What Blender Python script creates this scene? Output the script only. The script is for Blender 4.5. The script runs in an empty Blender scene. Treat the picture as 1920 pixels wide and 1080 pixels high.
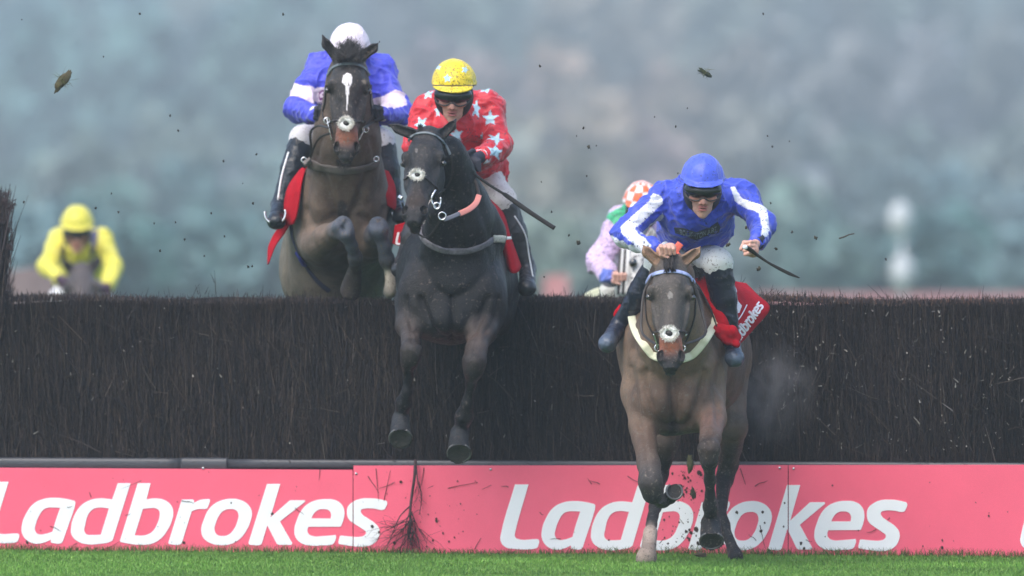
import bpy, bmesh, math, random
import numpy as np
from mathutils import Vector, Matrix
from mathutils.bvhtree import BVHTree
random.seed(7); RNG = np.random.default_rng(7)
SC = bpy.context.scene; COL = SC.collection
# ---------------------------------------------------------------- camera, sky, sun, exposure
F, D0, CZ, HY = 21420.0, 60.0, 1.57, 480.0          # focal length in 1920-wide pixels, metres, eye height, horizon row
cam = bpy.data.cameras.new('camera'); co = bpy.data.objects.new('camera', cam); COL.objects.link(co); SC.camera = co
cam.sensor_width = 36; cam.lens = F / 1920 * 36; cam.clip_start = 1; cam.clip_end = 6000
co.location = (0, -D0, CZ); co.rotation_euler = (math.pi / 2 - math.atan(60 / F), 0, 0)
cam.dof.use_dof = True; cam.dof.focus_distance = 57.6; cam.dof.aperture_fstop = 2.8
SUN_EL, SUN_ROT = math.radians(56), math.radians(215)
wd = bpy.data.worlds.new('World'); SC.world = wd; wd.use_nodes = True
nt = wd.node_tree; nt.nodes.clear()
sky = nt.nodes.new('ShaderNodeTexSky'); sky.sky_type = 'NISHITA'; sky.sun_disc = False
sky.sun_elevation = SUN_EL; sky.sun_rotation = SUN_ROT; sky.air_density = 1.0; sky.dust_density = 2.5; sky.ozone_density = 1.0
bg = nt.nodes.new('ShaderNodeBackground'); bg.inputs[1].default_value = 0.135
wo = nt.nodes.new('ShaderNodeOutputWorld'); nt.links.new(sky.outputs[0], bg.inputs[0]); nt.links.new(bg.outputs[0], wo.inputs[0])
sl = bpy.data.lights.new('sun', 'SUN'); sl.energy = 1.0; sl.angle = math.radians(50); sl.color = (1, .95, .88)
so = bpy.data.objects.new('sun', sl); COL.objects.link(so)
sdir = Vector((math.sin(SUN_ROT) * math.cos(SUN_EL), math.cos(SUN_ROT) * math.cos(SUN_EL), math.sin(SUN_EL)))
so.rotation_euler = sdir.to_track_quat('Z', 'Y').to_euler()
SC.view_settings.view_transform = 'Standard'; SC.view_settings.look = 'None'; SC.view_settings.gamma = 1
SC.view_settings.exposure = 1.34
SC.cycles.volume_bounces = 0; SC.cycles.max_bounces = 6
# ---------------------------------------------------------------- pixel <-> world
def W(px, py, y):
    k = (D0 + y) / F
    return np.array([(px - 960) * k, y, CZ - (py - HY) * k])
def PX(v):
    k = (D0 + v[:, 1]) / F
    return 960 + v[:, 0] / k, HY - (v[:, 2] - CZ) / k
def RM(r, y=0): return r * (D0 + y) / F
def lin(c):
    c = np.array(c, float) / 255
    return np.where(c <= .04045, c / 12.92, ((c + .055) / 1.055) ** 2.4)
# ---------------------------------------------------------------- objects
def tag(o, label=None, cat=None, group=None, kind=None):
    for k, v in (('label', label), ('category', cat), ('group', group), ('kind', kind)):
        if v: o[k] = v
    return o
def empty(name, loc, label, cat, group=None):
    o = bpy.data.objects.new(name, None); COL.objects.link(o); o.location = loc; o.empty_display_size = .1
    return tag(o, label, cat, group)
def link(name, me, mat, parent=None, smooth=True):
    o = bpy.data.objects.new(name, me); COL.objects.link(o)
    if mat: me.materials.append(mat)
    if smooth: me.polygons.foreach_set('use_smooth', np.ones(len(me.polygons), bool))
    if parent:
        o.parent = parent
        p = parent; off = Vector((0, 0, 0))
        while p: off += p.location; p = p.parent
        me.transform(Matrix.Translation(-off))
    return o
def npmesh(v, f, n=4):
    me = bpy.data.meshes.new('m'); v = np.asarray(v, np.float32); f = np.asarray(f, np.int32).reshape(-1, n)
    me.vertices.add(len(v)); me.vertices.foreach_set('co', v.ravel())
    me.loops.add(f.size); me.loops.foreach_set('vertex_index', f.ravel())
    me.polygons.add(len(f)); me.polygons.foreach_set('loop_start', np.arange(len(f), dtype=np.int32) * n)
    me.polygons.foreach_set('loop_total', np.full(len(f), n, np.int32))
    me.update(calc_edges=True); return me
def setcol(me, c, name='Col'):
    a = me.color_attributes.new(name, 'FLOAT_COLOR', 'POINT')
    a.data.foreach_set('color', np.c_[c, np.ones(len(c))].astype(np.float32).ravel())
# ---------------------------------------------------------------- materials
def mat(name, col=(.5, .5, .5), rough=.6, attr=False, metal=0, bump=0, bscale=60, var=.0, vscale=8, sheen=0, mud=0, mudcol=(52, 42, 36), mscale=90, spec=.5, coat=0, stretch=None, obj=False, grain=0):
    m = bpy.data.materials.new(name); m.use_nodes = True; t = m.node_tree; N = t.nodes; L = t.links
    b = N['Principled BSDF']; b.inputs['Roughness'].default_value = rough; b.inputs['Metallic'].default_value = metal
    b.inputs['Sheen Weight'].default_value = sheen; b.inputs['Specular IOR Level'].default_value = spec; b.inputs['Coat Weight'].default_value = coat
    if attr:
        a = N.new('ShaderNodeAttribute'); a.attribute_name = 'Col'; out = a.outputs['Color']
    else:
        a = N.new('ShaderNodeRGB'); a.outputs[0].default_value = (*col, 1); out = a.outputs[0]
    g = N.new('ShaderNodeNewGeometry'); pos = g.outputs['Position']
    if stretch:
        mp = N.new('ShaderNodeMapping'); mp.inputs['Scale'].default_value = stretch; L.new(pos, mp.inputs[0]); pos = mp.outputs[0]
    def noise(s, d=4, r=.6):
        n = N.new('ShaderNodeTexNoise'); n.inputs['Scale'].default_value = s; n.inputs['Detail'].default_value = d; n.inputs['Roughness'].default_value = r
        L.new(pos, n.inputs['Vector']); return n.outputs[0]
    if var:
        mr = N.new('ShaderNodeMapRange'); L.new(noise(vscale, 6), mr.inputs[0])
        mr.inputs[1].default_value = .3; mr.inputs[2].default_value = .7; mr.inputs[3].default_value = 1 - var; mr.inputs[4].default_value = 1 + var
        mx = N.new('ShaderNodeVectorMath'); mx.operation = 'SCALE'; L.new(out, mx.inputs[0]); L.new(mr.outputs[0], mx.inputs[3]); out = mx.outputs[0]
    if grain:
        mr = N.new('ShaderNodeMapRange'); L.new(noise(260, 2, .8), mr.inputs[0])
        mr.inputs[1].default_value = .3; mr.inputs[2].default_value = .7; mr.inputs[3].default_value = 1 - grain; mr.inputs[4].default_value = 1 + grain
        mx = N.new('ShaderNodeVectorMath'); mx.operation = 'SCALE'; L.new(out, mx.inputs[0]); L.new(mr.outputs[0], mx.inputs[3]); out = mx.outputs[0]
    if mud:
        mr = N.new('ShaderNodeMapRange'); L.new(noise(mscale, 3, .7), mr.inputs[0])
        mr.inputs[1].default_value = 1 - mud - .0; mr.inputs[2].default_value = 1 - mud + .03
        mi = N.new('ShaderNodeMix'); mi.data_type = 'RGBA'; L.new(mr.outputs[0], mi.inputs[0]); L.new(out, mi.inputs[6])
        mi.inputs[7].default_value = (*lin(mudcol), 1); out = mi.outputs[2]
    L.new(out, b.inputs['Base Color'])
    if bump:
        bp = N.new('ShaderNodeBump'); bp.inputs['Strength'].default_value = min(1, bump); bp.inputs['Distance'].default_value = .01
        L.new(noise(bscale, 5, .65), bp.inputs['Height']); L.new(bp.outputs[0], b.inputs['Normal'])
    return m
# ---------------------------------------------------------------- noise
def _h(i, j, k):
    n = (i.astype(np.int64) * 374761393 + j.astype(np.int64) * 668265263 + k.astype(np.int64) * 2147483647) & 0xffffffff
    n = ((n ^ (n >> 13)) * 1274126177) & 0xffffffff
    return ((n ^ (n >> 16)) & 0xffff) / 65535.0
def vnoise(p):
    i = np.floor(p).astype(np.int64); f = p - i; f = f * f * (3 - 2 * f); r = 0
    for a in (0, 1):
        wa = f[:, 0] if a else 1 - f[:, 0]
        for b in (0, 1):
            wb = f[:, 1] if b else 1 - f[:, 1]
            for c in (0, 1):
                wc = f[:, 2] if c else 1 - f[:, 2]
                r = r + wa * wb * wc * _h(i[:, 0] + a, i[:, 1] + b, i[:, 2] + c)
    return r
def fbm(p, o=3):
    r = 0; a = .5
    for q in range(o): r = r + a * vnoise(p * 2 ** q + q * 17.3); a *= .5
    return r
# ---------------------------------------------------------------- signed-distance sculpting
class S:
    def __init__(s): s.p = []
    def cone(s, a, b, ra, rb, c=None, k=.03, op=0):
        s.p.append(('c', np.array(a, float), np.array(b, float), ra, rb, None if c is None else np.array(c, float), k, op)); return s
    def ell(s, a, r, c=None, k=.03, op=0, R=None):
        s.p.append(('e', np.array(a, float), np.array(r, float), R, None, None if c is None else np.array(c, float), k, op)); return s
    def plane(s, a, n, k=.004):                      # removes the side the normal points away from
        s.p.append(('p', np.array(a, float), np.array(n, float), 0, 0, None, k, 1)); return s
    def chain(s, pts, c=None, k=.03):                # pts: (px,py,y,rpx)
        for q in range(len(pts) - 1):
            a, b = pts[q], pts[q + 1]
            s.cone(W(*a[:3]), W(*b[:3]), RM(a[3], a[2]), RM(b[3], b[2]), c, k)
        return s
    def pe(s, px, py, y, rx, ry, rz, c=None, k=.03, op=0, rot=0):   # ellipsoid given in pixels, depth radius in metres
        R = None
        if rot:
            q = math.radians(rot); R = np.array([[math.cos(q), 0, math.sin(q)], [0, 1, 0], [-math.sin(q), 0, math.cos(q)]])
        return s.ell(W(px, py, y), (RM(rx, y), ry, RM(rz, y)), c, k, op, R)
    @staticmethod
    def dist(q, X, Y, Z):
        if q[0] == 'c':
            a, b, ra, rb = q[1:5]; d = b - a; L = max(float(d @ d), 1e-9)
            x, y, z = X - a[0], Y - a[1], Z - a[2]
            t = np.clip((x * d[0] + y * d[1] + z * d[2]) / L, 0, 1)
            return np.sqrt((x - t * d[0]) ** 2 + (y - t * d[1]) ** 2 + (z - t * d[2]) ** 2) - (ra + (rb - ra) * t)
        if q[0] == 'e':
            a, r, R = q[1], q[2], q[3]; x, y, z = X - a[0], Y - a[1], Z - a[2]
            if R is not None: x, y, z = [R[i, 0] * x + R[i, 1] * y + R[i, 2] * z for i in range(3)]
            k0 = np.sqrt((x / r[0]) ** 2 + (y / r[1]) ** 2 + (z / r[2]) ** 2)
            k1 = np.sqrt((x / r[0] ** 2) ** 2 + (y / r[1] ** 2) ** 2 + (z / r[2] ** 2) ** 2) + 1e-6
            return np.maximum(k0 * (k0 - 1) / k1, (k0 - 1) * r.min())
        a, n = q[1], q[2]
        return (X - a[0]) * n[0] + (Y - a[1]) * n[1] + (Z - a[2]) * n[2]
    @staticmethod
    def bb(q):
        if q[0] == 'c':
            r = max(q[3], q[4]); return np.minimum(q[1], q[2]) - r, np.maximum(q[1], q[2]) + r
        if q[0] == 'e':
            r = q[2] if q[3] is None else np.full(3, q[2].max()); return q[1] - r, q[1] + r
        return np.full(3, -1e9), np.full(3, 1e9)
    def grid(s, lo, hi, h):
        n = np.ceil((hi - lo) / h).astype(int) + 1
        ax = [(lo[i] + h * np.arange(n[i])).astype(np.float32) for i in range(3)]
        V = np.full(n, 1.0, np.float32)
        for q in s.p:
            a, b = s.bb(q); m = max(q[6], 2 * h) + h
            i0 = np.clip(np.floor((a - m - lo) / h), 0, n).astype(int); i1 = np.clip(np.ceil((b + m - lo) / h) + 1, 0, n).astype(int)
            if (i1 <= i0).any(): continue
            sl_ = tuple(slice(i0[i], i1[i]) for i in range(3))
            d = s.dist(q, ax[0][sl_[0]][:, None, None], ax[1][sl_[1]][None, :, None], ax[2][sl_[2]][None, None, :]).astype(np.float32)
            v = V[sl_]; k = q[6]
            if q[7] == 0:
                hh = np.maximum(k - np.abs(v - d), 0) / k; V[sl_] = np.minimum(v, d) - hh * hh * k * .25
            else:
                hh = np.maximum(k - np.abs(v + d), 0) / k; V[sl_] = np.maximum(v, -d) + hh * hh * k * .25
        return V
    def nets(s, lo, hi, h):
        V = s.grid(lo, hi, h); s_ = V < 0; n = V.shape
        c = [s_[a:n[0] - 1 + a, b:n[1] - 1 + b, d:n[2] - 1 + d] for a in (0, 1) for b in (0, 1) for d in (0, 1)]
        al = c[0].copy(); an = c[0].copy()
        for q in c[1:]: al &= q; an |= q
        idx = np.argwhere(an & ~al)
        if not len(idx): return np.zeros((0, 3)), np.zeros((0, 4), int)
        I, J, K = idx.T; off = [(a, b, d) for a in (0, 1) for b in (0, 1) for d in (0, 1)]
        cv = np.stack([V[I + a, J + b, K + d] for a, b, d in off], 1)
        acc = np.zeros((len(idx), 3)); cnt = np.zeros(len(idx))
        for e in range(8):
            for f in range(e + 1, 8):
                oa, ob = np.array(off[e]), np.array(off[f])
                if np.abs(oa - ob).sum() != 1: continue
                va, vb = cv[:, e], cv[:, f]; m = (va < 0) != (vb < 0)
                t = (va / np.where(m, va - vb, 1))[:, None]
                acc += np.where(m[:, None], oa + t * (ob - oa), 0); cnt += m
        P = lo + h * (idx + acc / cnt[:, None])
        M = np.full(np.array(n) - 1, -1, np.int32); M[I, J, K] = np.arange(len(idx)); faces = []
        for ax in range(3):
            u, w = (ax + 1) % 3, (ax + 2) % 3
            A = np.moveaxis(s_, (ax, u, w), (0, 1, 2)); MM = np.moveaxis(M, (ax, u, w), (0, 1, 2))
            a0 = A[:-1, 1:-1, 1:-1]; a1 = A[1:, 1:-1, 1:-1]
            for flag, m in ((0, a0 & ~a1), (1, ~a0 & a1)):
                q = np.argwhere(m)
                if not len(q): continue
                x, y, z = q[:, 0], q[:, 1] + 1, q[:, 2] + 1
                f = np.stack([MM[x, y - 1, z - 1], MM[x, y, z - 1], MM[x, y, z], MM[x, y - 1, z]], 1)
                if flag: f = f[:, ::-1]
                faces.append(f)
        f = np.concatenate(faces); f = f[(f >= 0).all(1)]
        return P, f
    def colors(s, P, tau=.008):
        X, Y, Z = P.T; w = []; C = []; hole = []
        for q in s.p:
            if q[5] is None: continue
            d = s.dist(q, X, Y, Z)
            if q[7]: hole.append((d, q[5])); continue
            w.append(d); C.append(q[5])
        w = np.array(w); w = np.exp(-(w - w.min(0)) / tau); w /= w.sum(0); c = w.T @ np.array(C)
        for d, cc in hole:
            m = np.clip((.004 - d) / .006, 0, 1)[:, None]; c = c * (1 - m) + cc * m
        return c
    def mesh(s, h, fine=None, hf=None, smooth=0):
        lo = np.min([s.bb(q)[0] for q in s.p if q[7] == 0], 0) - 3 * h; hi = np.max([s.bb(q)[1] for q in s.p if q[7] == 0], 0) + 3 * h
        P, f = s.nets(lo, hi, h)
        for (a, b) in (fine or []):
            ins = ((P > a + 1.2 * h) & (P < b - 1.2 * h)).all(1); f = f[~ins[f].all(1)]
            P2, f2 = s.nets(np.array(a), np.array(b), hf); f = np.concatenate([f, f2 + len(P)]); P = np.concatenate([P, P2])
        u = np.unique(f); mp = np.full(len(P), -1); mp[u] = np.arange(len(u)); return P[u], mp[f]
def vnormals(P, f):
    n = np.zeros_like(P); a = np.cross(P[f[:, 2]] - P[f[:, 0]], P[f[:, 3]] - P[f[:, 1]])
    for i in range(4): np.add.at(n, f[:, i], a)
    return n / (np.linalg.norm(n, axis=1)[:, None] + 1e-12)
def inpoly(x, y, poly):
    r = np.zeros(len(x), bool); n = len(poly)
    for i in range(n):
        x0, y0 = poly[i]; x1, y1 = poly[(i + 1) % n]
        m = ((y0 > y) != (y1 > y)) & (x < (x1 - x0) * (y - y0) / ((y1 - y0) or 1e-9) + x0); r ^= m
    return r
def build(sd, name, material, parent, h=.006, fine=None, hf=None, paint=(), disp=None, tau=.008, flip=False):
    """mesh an S; paint = [(polygon_px or callable(x,y,P,N)->mask, colour)] laid on the side facing the course"""
    P, f = sd.mesh(h, fine, hf); N = vnormals(P, f)
    c = sd.colors(P, tau)
    x, y = PX(P)
    for sh, cc in paint:
        m = sh(x, y, P, N) if callable(sh) else (inpoly(x, y, sh) & (N[:, 1] < .25))
        m = np.asarray(m, float)[:, None]; c = c * (1 - m) + np.array(cc, float) * m
    if disp is not None: P = P + N * disp(P, N)[:, None]
    me = npmesh(P, f); setcol(me, c)
    o = link(name, me, material, parent)
    return o, BVHTree.FromPolygons([tuple(v) for v in P], f.tolist()) if flip else None
def carve(items, ymax=9):
    """muscle lines: (photo points, width px, depth m); negative depth sinks"""
    def d(P, N):
        x, y = PX(P); r = np.zeros(len(P)); fr = np.clip((-N[:, 1] - .1) * 3, 0, 1) * (P[:, 1] < ymax)
        for pts, w, dp in items:
            m = np.full(len(P), 1e9); p = catmull(pts, 4) if len(pts) > 2 else np.array(pts, float)
            for q in range(len(p) - 1):
                a, b = p[q], p[q + 1]; e = b - a; t = np.clip(((x - a[0]) * e[0] + (y - a[1]) * e[1]) / max(e @ e, 1e-6), 0, 1)
                m = np.minimum(m, np.hypot(x - a[0] - t * e[0], y - a[1] - t * e[1]))
            r += dp * np.exp(-(m / w) ** 2) * fr
        return r
    return d
def bvh_of(P, f): return BVHTree.FromPolygons([tuple(v) for v in P], f.tolist())
EYE = Vector((0, -D0, CZ))
def hit(bvh, px, py, dy=0.0, off=.006):
    """surface point seen at a photo position (or the fallback depth)"""
    t = Vector(W(px, py, 0)); d = (t - EYE).normalized()
    if bvh:
        p, n, i, r = bvh.ray_cast(EYE + d * 50, d)
        if p is not None:
            return np.array(p) + np.array(n) * off, np.array(n)
    return W(px, py, dy), np.array([0, -1., 0])
def catmull(P, n=6, closed=False):
    P = np.array(P, float); out = []; N = len(P)
    for i in range(N if closed else N - 1):
        g = lambda j: P[j % N] if closed else P[min(max(j, 0), N - 1)]
        a, b, c, d = g(i - 1), g(i), g(i + 1), g(i + 2)
        for q in range(n):
            t = q / n; out.append(.5 * ((2 * b) + (-a + c) * t + (2 * a - 5 * b + 4 * c - d) * t * t + (-a + 3 * b - 3 * c + d) * t ** 3))
    if not closed: out.append(P[-1])
    return np.array(out)
def sweep(pts, w, th, nrm=None, n=5, closed=False, seg=10, raw=False):
    """band or tube along pts; w = half width (number or list), th = half thickness"""
    P = catmull(pts, n, closed); m = len(P)
    Nn = catmull(nrm, n, closed) if nrm is not None else np.tile([0, -1., 0], (m, 1))
    def sp(v):
        v = np.full(len(pts), v) if np.isscalar(v) else np.array(v, float)
        return np.interp(np.linspace(0, len(pts) - (0 if closed else 1), m), np.arange(len(v)), v)
    w, th = sp(w), sp(th)
    T = np.roll(P, -1, 0) - np.roll(P, 1, 0) if closed else np.gradient(P, axis=0)
    T /= np.linalg.norm(T, axis=1)[:, None] + 1e-9
    B = np.cross(T, Nn); B /= np.linalg.norm(B, axis=1)[:, None] + 1e-9; Nn = np.cross(B, T)
    V = []
    for j in range(seg):
        a = 2 * math.pi * j / seg; ca, sa = math.cos(a), math.sin(a)
        ca = math.copysign(abs(ca) ** .6, ca); sa = math.copysign(abs(sa) ** .6, sa)
        V.append(P + B * (w * ca)[:, None] + Nn * (th * sa)[:, None])
    V = np.stack(V, 1).reshape(-1, 3); f = []
    for i in range(m if closed else m - 1):
        i2 = (i + 1) % m
        for j in range(seg):
            k = (j + 1) % seg; f.append((i * seg + j, i * seg + k, i2 * seg + k, i2 * seg + j))
    if not closed:
        for i, o in ((0, 0), (m - 1, 1)):
            V = np.vstack([V, P[i]]); c = len(V) - 1
            for j in range(seg):
                k = (j + 1) % seg; a, b = i * seg + j, i * seg + k
                f.append((c, a, b, b) if o else (c, b, a, a))
    return (V, f) if raw else V_mesh(V, f)
def V_mesh(V, f):
    me = bpy.data.meshes.new('m'); me.from_pydata([tuple(v) for v in V], [], [tuple(dict.fromkeys(q)) for q in f]); me.update(); return me
def multi(parts):
    V = []; f = []; o = 0
    for v, q in parts:
        V += list(v); f += [tuple(i + o for i in k) for k in q]; o += len(v)
    return V_mesh(V, f)
def strap(name, bvh, pts, wpx, material, parent, th=.0035, off=.004, raw=False):
    """leather band laid over a surface; pts = (px,py[,fallback depth])"""
    Q = []; N = []
    if all(len(p) == 2 for p in pts): pts = [tuple(q) for q in catmull(pts, 4)]
    for p in pts:
        a, n = hit(bvh, p[0], p[1], p[2] if len(p) > 2 else (Q[-1][1] if Q else 0), off)
        if len(p) > 2: a = W(p[0], p[1], p[2])
        Q.append(a); N.append(n)
    r = sweep(Q, RM(wpx / 2, Q[0][1]), th, N, 5, raw=raw)
    return r if raw else link(name, r, material, parent)
def sheet(name, grid, th, material, parent, n=6, wave=0, wl=.1):
    """a hanging cloth from a grid of (px,py,y) control points, real thickness"""
    G = np.array([[W(*p) for p in row] for row in grid])
    G = np.array([catmull(r, n) for r in G]); G = np.array([catmull(G[:, i], n) for i in range(G.shape[1])]).transpose(1, 0, 2)
    a, b = G.shape[:2]; P = G.reshape(-1, 3).copy()
    if wave: P[:, 1] += wave * (fbm(P / wl) - .5) * 2
    f = np.array([(i * b + j, i * b + j + 1, (i + 1) * b + j + 1, (i + 1) * b + j) for i in range(a - 1) for j in range(b - 1)])
    Nn = vnormals(P, f); V = np.concatenate([P + Nn * th / 2, P - Nn * th / 2]); m = len(P)
    ff = f.tolist() + (f[:, ::-1] + m).tolist()
    rim = [i * b for i in range(a)] + [(a - 1) * b + j for j in range(1, b)] + [i * b + b - 1 for i in range(a - 2, -1, -1)] + [j for j in range(b - 2, 0, -1)]
    for q in range(len(rim)):
        x, y = rim[q], rim[(q + 1) % len(rim)]; ff.append((x, x + m, y + m, y))
    me = V_mesh(V, ff); bm = bmesh.new(); bm.from_mesh(me); bmesh.ops.recalc_face_normals(bm, faces=bm.faces); bm.to_mesh(me); bm.free()
    o = link(name, me, material, parent)
    return o, BVHTree.FromPolygons([tuple(v) for v in V], ff)
# ================================================================ setting
def fy(x): return -.25 * x                      # the fence runs slightly towards the lens on the right
def plane_pt(px, py, dy=0.0):                    # photo position -> point on the upright face of the boards, dy in front of it
    a = (px - 960) / F; x = a * (60 + dy) / (1 + .25 * a); y = fy(x) + dy
    return np.array([x, y, CZ - (py - HY) * (60 + y) / F])
m_ground = mat('turf_soil', lin((58, 92, 44)), .9, var=.3, vscale=3, bump=.6, bscale=40)
me = npmesh([(-1000, -300, 0), (1000, -300, 0), (1000, 1900, 0), (-1000, 1900, 0)], [(0, 1, 2, 3)])
tag(link('ground', me, m_ground, smooth=False), kind='structure')
# grass blades
def blades(n, x0, x1, y0, y1, h0, h1, name, cols, edge=False):
    x = RNG.uniform(x0, x1, n); y = (fy(x) - RNG.uniform(y0, y1, n) ** (1.0)) if edge else RNG.uniform(y0, y1, n)
    keep = y < fy(x) - .015; x, y = x[keep], y[keep]; n = len(x)
    p = np.c_[x, y, np.zeros(n)]; cl = vnoise(np.c_[x * 2.2, y * 1.2, x * 0]) * .6 + .7
    h = RNG.uniform(h0, h1, n) * cl; a = RNG.uniform(0, 2 * np.pi, n); w = RNG.uniform(.0010, .0022, n)
    s = np.c_[np.cos(a), np.sin(a), np.zeros(n)] * w[:, None]; b = RNG.uniform(0, 2 * np.pi, n)
    le = np.c_[np.cos(b), np.sin(b), np.zeros(n)] * (h * RNG.uniform(.1, .75, n))[:, None]
    up = np.array([0, 0, 1]); m1 = p + le * .3 + up * (h * .6)[:, None]; tp = p + le + up * (h * RNG.uniform(.75, 1, n))[:, None]
    V = np.stack([p - s, p + s, m1 + s * .8, m1 - s * .8, tp + s * .12, tp - s * .12], 1).reshape(-1, 3)
    i = np.arange(n)[:, None] * 6; f = np.concatenate([i + [0, 1, 2, 3], i + [3, 2, 4, 5]], 1).reshape(-1, 4)
    me = npmesh(V, f); c = np.array([lin(q) for q in cols]); k = c[RNG.integers(0, len(c), n)] * RNG.uniform(.75, 1.25, n)[:, None]
    pt = vnoise(np.c_[x * 1.3, y * 1.3, x * 0 + 5])[:, None]; k = k * (.75 + .5 * pt)
    setcol(me, np.repeat(k, 6, 0)); return me
m_grass = mat('grass_blade', attr=True, rough=.55, spec=.3)
me = blades(300000, -4.2, 4.2, -5.2, 1.2, .010, .024, 'grass', [(98, 144, 54), (90, 136, 50), (108, 152, 60), (122, 154, 74), (84, 126, 50)])
tag(link('grass', me, m_grass, smooth=False), kind='stuff', label='short bright green turf in front of the fence')
me = blades(9000, -4.2, 4.2, .02, .14, .02, .062, 'grass', [(74, 104, 48), (96, 116, 58), (110, 112, 66), (60, 84, 42)], edge=True)
tag(link('grass', me, m_grass, smooth=False), kind='stuff', label='longer ragged grass along the foot of the boards')
# ---- fence
fence = empty('brush_fence', (0, .3, 0), 'dark birch brush steeplechase fence with flat trimmed top behind the red boards', 'fence')
def twigs(P, T, r, cols, c2=None, seg=3, bend=.12):
    n = len(P); d = T - P; L = np.linalg.norm(d, axis=1)[:, None]; u = np.cross(d, RNG.normal(size=(n, 3))); u /= np.linalg.norm(u, axis=1)[:, None] + 1e-9
    w = np.cross(d / L, u); mid = (P + T) / 2 + u * L * RNG.uniform(-bend, bend, n)[:, None] * .5; V = []
    for q, (c, s) in enumerate(((P, 1), (mid, .8), (T, .3))):
        for j in range(3):
            a = 2.094 * j; V.append(c + (u * math.cos(a) + w * math.sin(a)) * (np.asarray(r)[:, None] * s))
    V = np.stack(V, 1).reshape(-1, 3); i = np.arange(n)[:, None] * 9; f = []
    for q in (0, 3):
        for j in range(3):
            k = (j + 1) % 3; f.append(i + [q + j, q + k, q + 3 + k, q + 3 + j])
    me = npmesh(V, np.concatenate(f, 1).reshape(-1, 4)); setcol(me, np.repeat(cols, 9, 0)); return me
BT, BB = 1.360, .47
X = np.linspace(-4.6, 4.6, 400); top = BT - .03 + .012 * np.sin(X * 3) + .01 * np.sin(X * 7.3)
rows = []
for zz, yo in ((BB - .4, .10), (BB, .10), (.8, .12), (1.1, .14), (1.28, .15), (1.0, 0)):
    rows.append(np.c_[X, fy(X) + yo, np.full(400, zz)])
rows[-1] = np.c_[X, fy(X) + .18, top]; rows.append(np.c_[X, fy(X) + .62, top]); rows.append(np.c_[X, fy(X) + .7, np.zeros(400)])
V = np.concatenate(rows); V[:, 1] += .03 * (vnoise(V * 14) - .5) * (V[:, 1] < 99); nr = len(rows)
f = [(r * 400 + i, r * 400 + i + 1, (r + 1) * 400 + i + 1, (r + 1) * 400 + i) for r in range(nr - 1) for i in range(399)]
m_core = mat('brush_core', lin((28, 26, 28)), .95, var=.5, vscale=14, bump=1, bscale=90, stretch=(6, 6, 1))
link('packed_core', npmesh(V, f), m_core, fence)
m_twig = mat('birch_twig', attr=True, rough=.75, spec=.35)
n = 125000; x = RNG.uniform(-4.5, 4.5, n); z = RNG.uniform(BB, BT - .02, n) ; z = np.where(RNG.random(n) < .25, BT - RNG.exponential(.09, n), z)
y = fy(x) + .15 - .09 * RNG.random(n) ** .7; L = RNG.uniform(.06, .34, n); clump = (vnoise(np.c_[x * 5, z * 2, x * 0]) - .5) * .5
a = RNG.normal(0, .10, n) + clump * .3 + np.where(RNG.random(n) < .12, RNG.normal(0, .5, n), 0)
P = np.c_[x, y, z - L]; T = np.c_[x + L * np.sin(a) * 1.0, y - RNG.uniform(-.02, .035, n), z - L + L * np.cos(a)]
P[:, 2] = np.maximum(P[:, 2], BB - .02); T[:, 2] = np.minimum(T[:, 2], BT + .004 + .008 * RNG.random(n))
base = np.array([lin(c) for c in ((52, 45, 45), (42, 38, 42), (64, 55, 53), (34, 33, 39), (78, 66, 60))])
c = base[RNG.integers(0, 5, n)] * RNG.uniform(.5, 1.25, n)[:, None]
pat = vnoise(np.c_[x * 1.5 + 9, z * 1.8, x * 0])[:, None]; c *= (.45 + 1.0 * pat)
hi = RNG.random(n) < .014; c[hi] = lin((104, 96, 92)) * RNG.uniform(.5, 1.2, hi.sum())[:, None]
link('brush', twigs(P, T, RNG.uniform(.0009, .0030, n) * np.where(RNG.random(n) < .03, 1.8, 1), c), m_twig, fence)
# stubby cut tops
n = 30000; x = RNG.uniform(-4.5, 4.5, n); y = fy(x) + RNG.uniform(.04, .66, n); a = RNG.normal(0, .25, n); L = RNG.exponential(.008, n) + .012
z0 = BT - .045 + .010 * np.sin(x * 1.7) + .008 * np.sin(x * 5.1 + 1) + RNG.uniform(0, .02, n)
P = np.c_[x, y, z0]; T = P + np.c_[L * np.sin(a), RNG.normal(0, .01, n), L * np.cos(a)]
c = base[RNG.integers(0, 5, n)] * RNG.uniform(.8, 1.9, n)[:, None]; rr = (x > 1.0) & (RNG.random(n) < .3); c[rr] = lin((120, 86, 70)) * .8
link('cut_tops', twigs(P, T, RNG.uniform(.0015, .003, n), c), m_twig, fence)
# stray long sprigs above the top
n = 300; x = RNG.uniform(-4, 4, n); y = fy(x) + RNG.uniform(.05, .6, n); L = RNG.exponential(.014, n) + .016; a = RNG.normal(0, .45, n)
sp = [(402, 505, 546, .0), (240, 500, 548, 0), (1390, 515, 553, .1), (1452, 538, 553, .5), (1432, 540, 552, -.4), (1230, 500, 520, 0)]
P = np.c_[x, y, np.full(n, BT - .01)]; T = P + np.c_[L * np.sin(a), 0 * a, L * np.cos(a)]
link('stray_sprig', twigs(P, T, RNG.uniform(.0012, .002, n), np.tile(lin((50, 44, 44)), (n, 1))), m_twig, fence)
P = []; T = []
for p0, p1 in (((405, 552), (402, 506)), ((402, 530), (394, 512)), ((372, 552), (366, 534)), ((384, 552), (391, 537)), ((1389, 548), (1391, 514)), ((1390, 532), (1398, 520)), ((1432, 553), (1424, 535)), ((1436, 553), (1452, 540)), ((1445, 553), (1450, 533)), ((1455, 555), (1470, 541)), ((1062, 556), (1058, 538)), ((1460, 553), (1456, 540))):
    P.append(plane_pt(*p0, .2)); T.append(plane_pt(*p1, .2))
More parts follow.
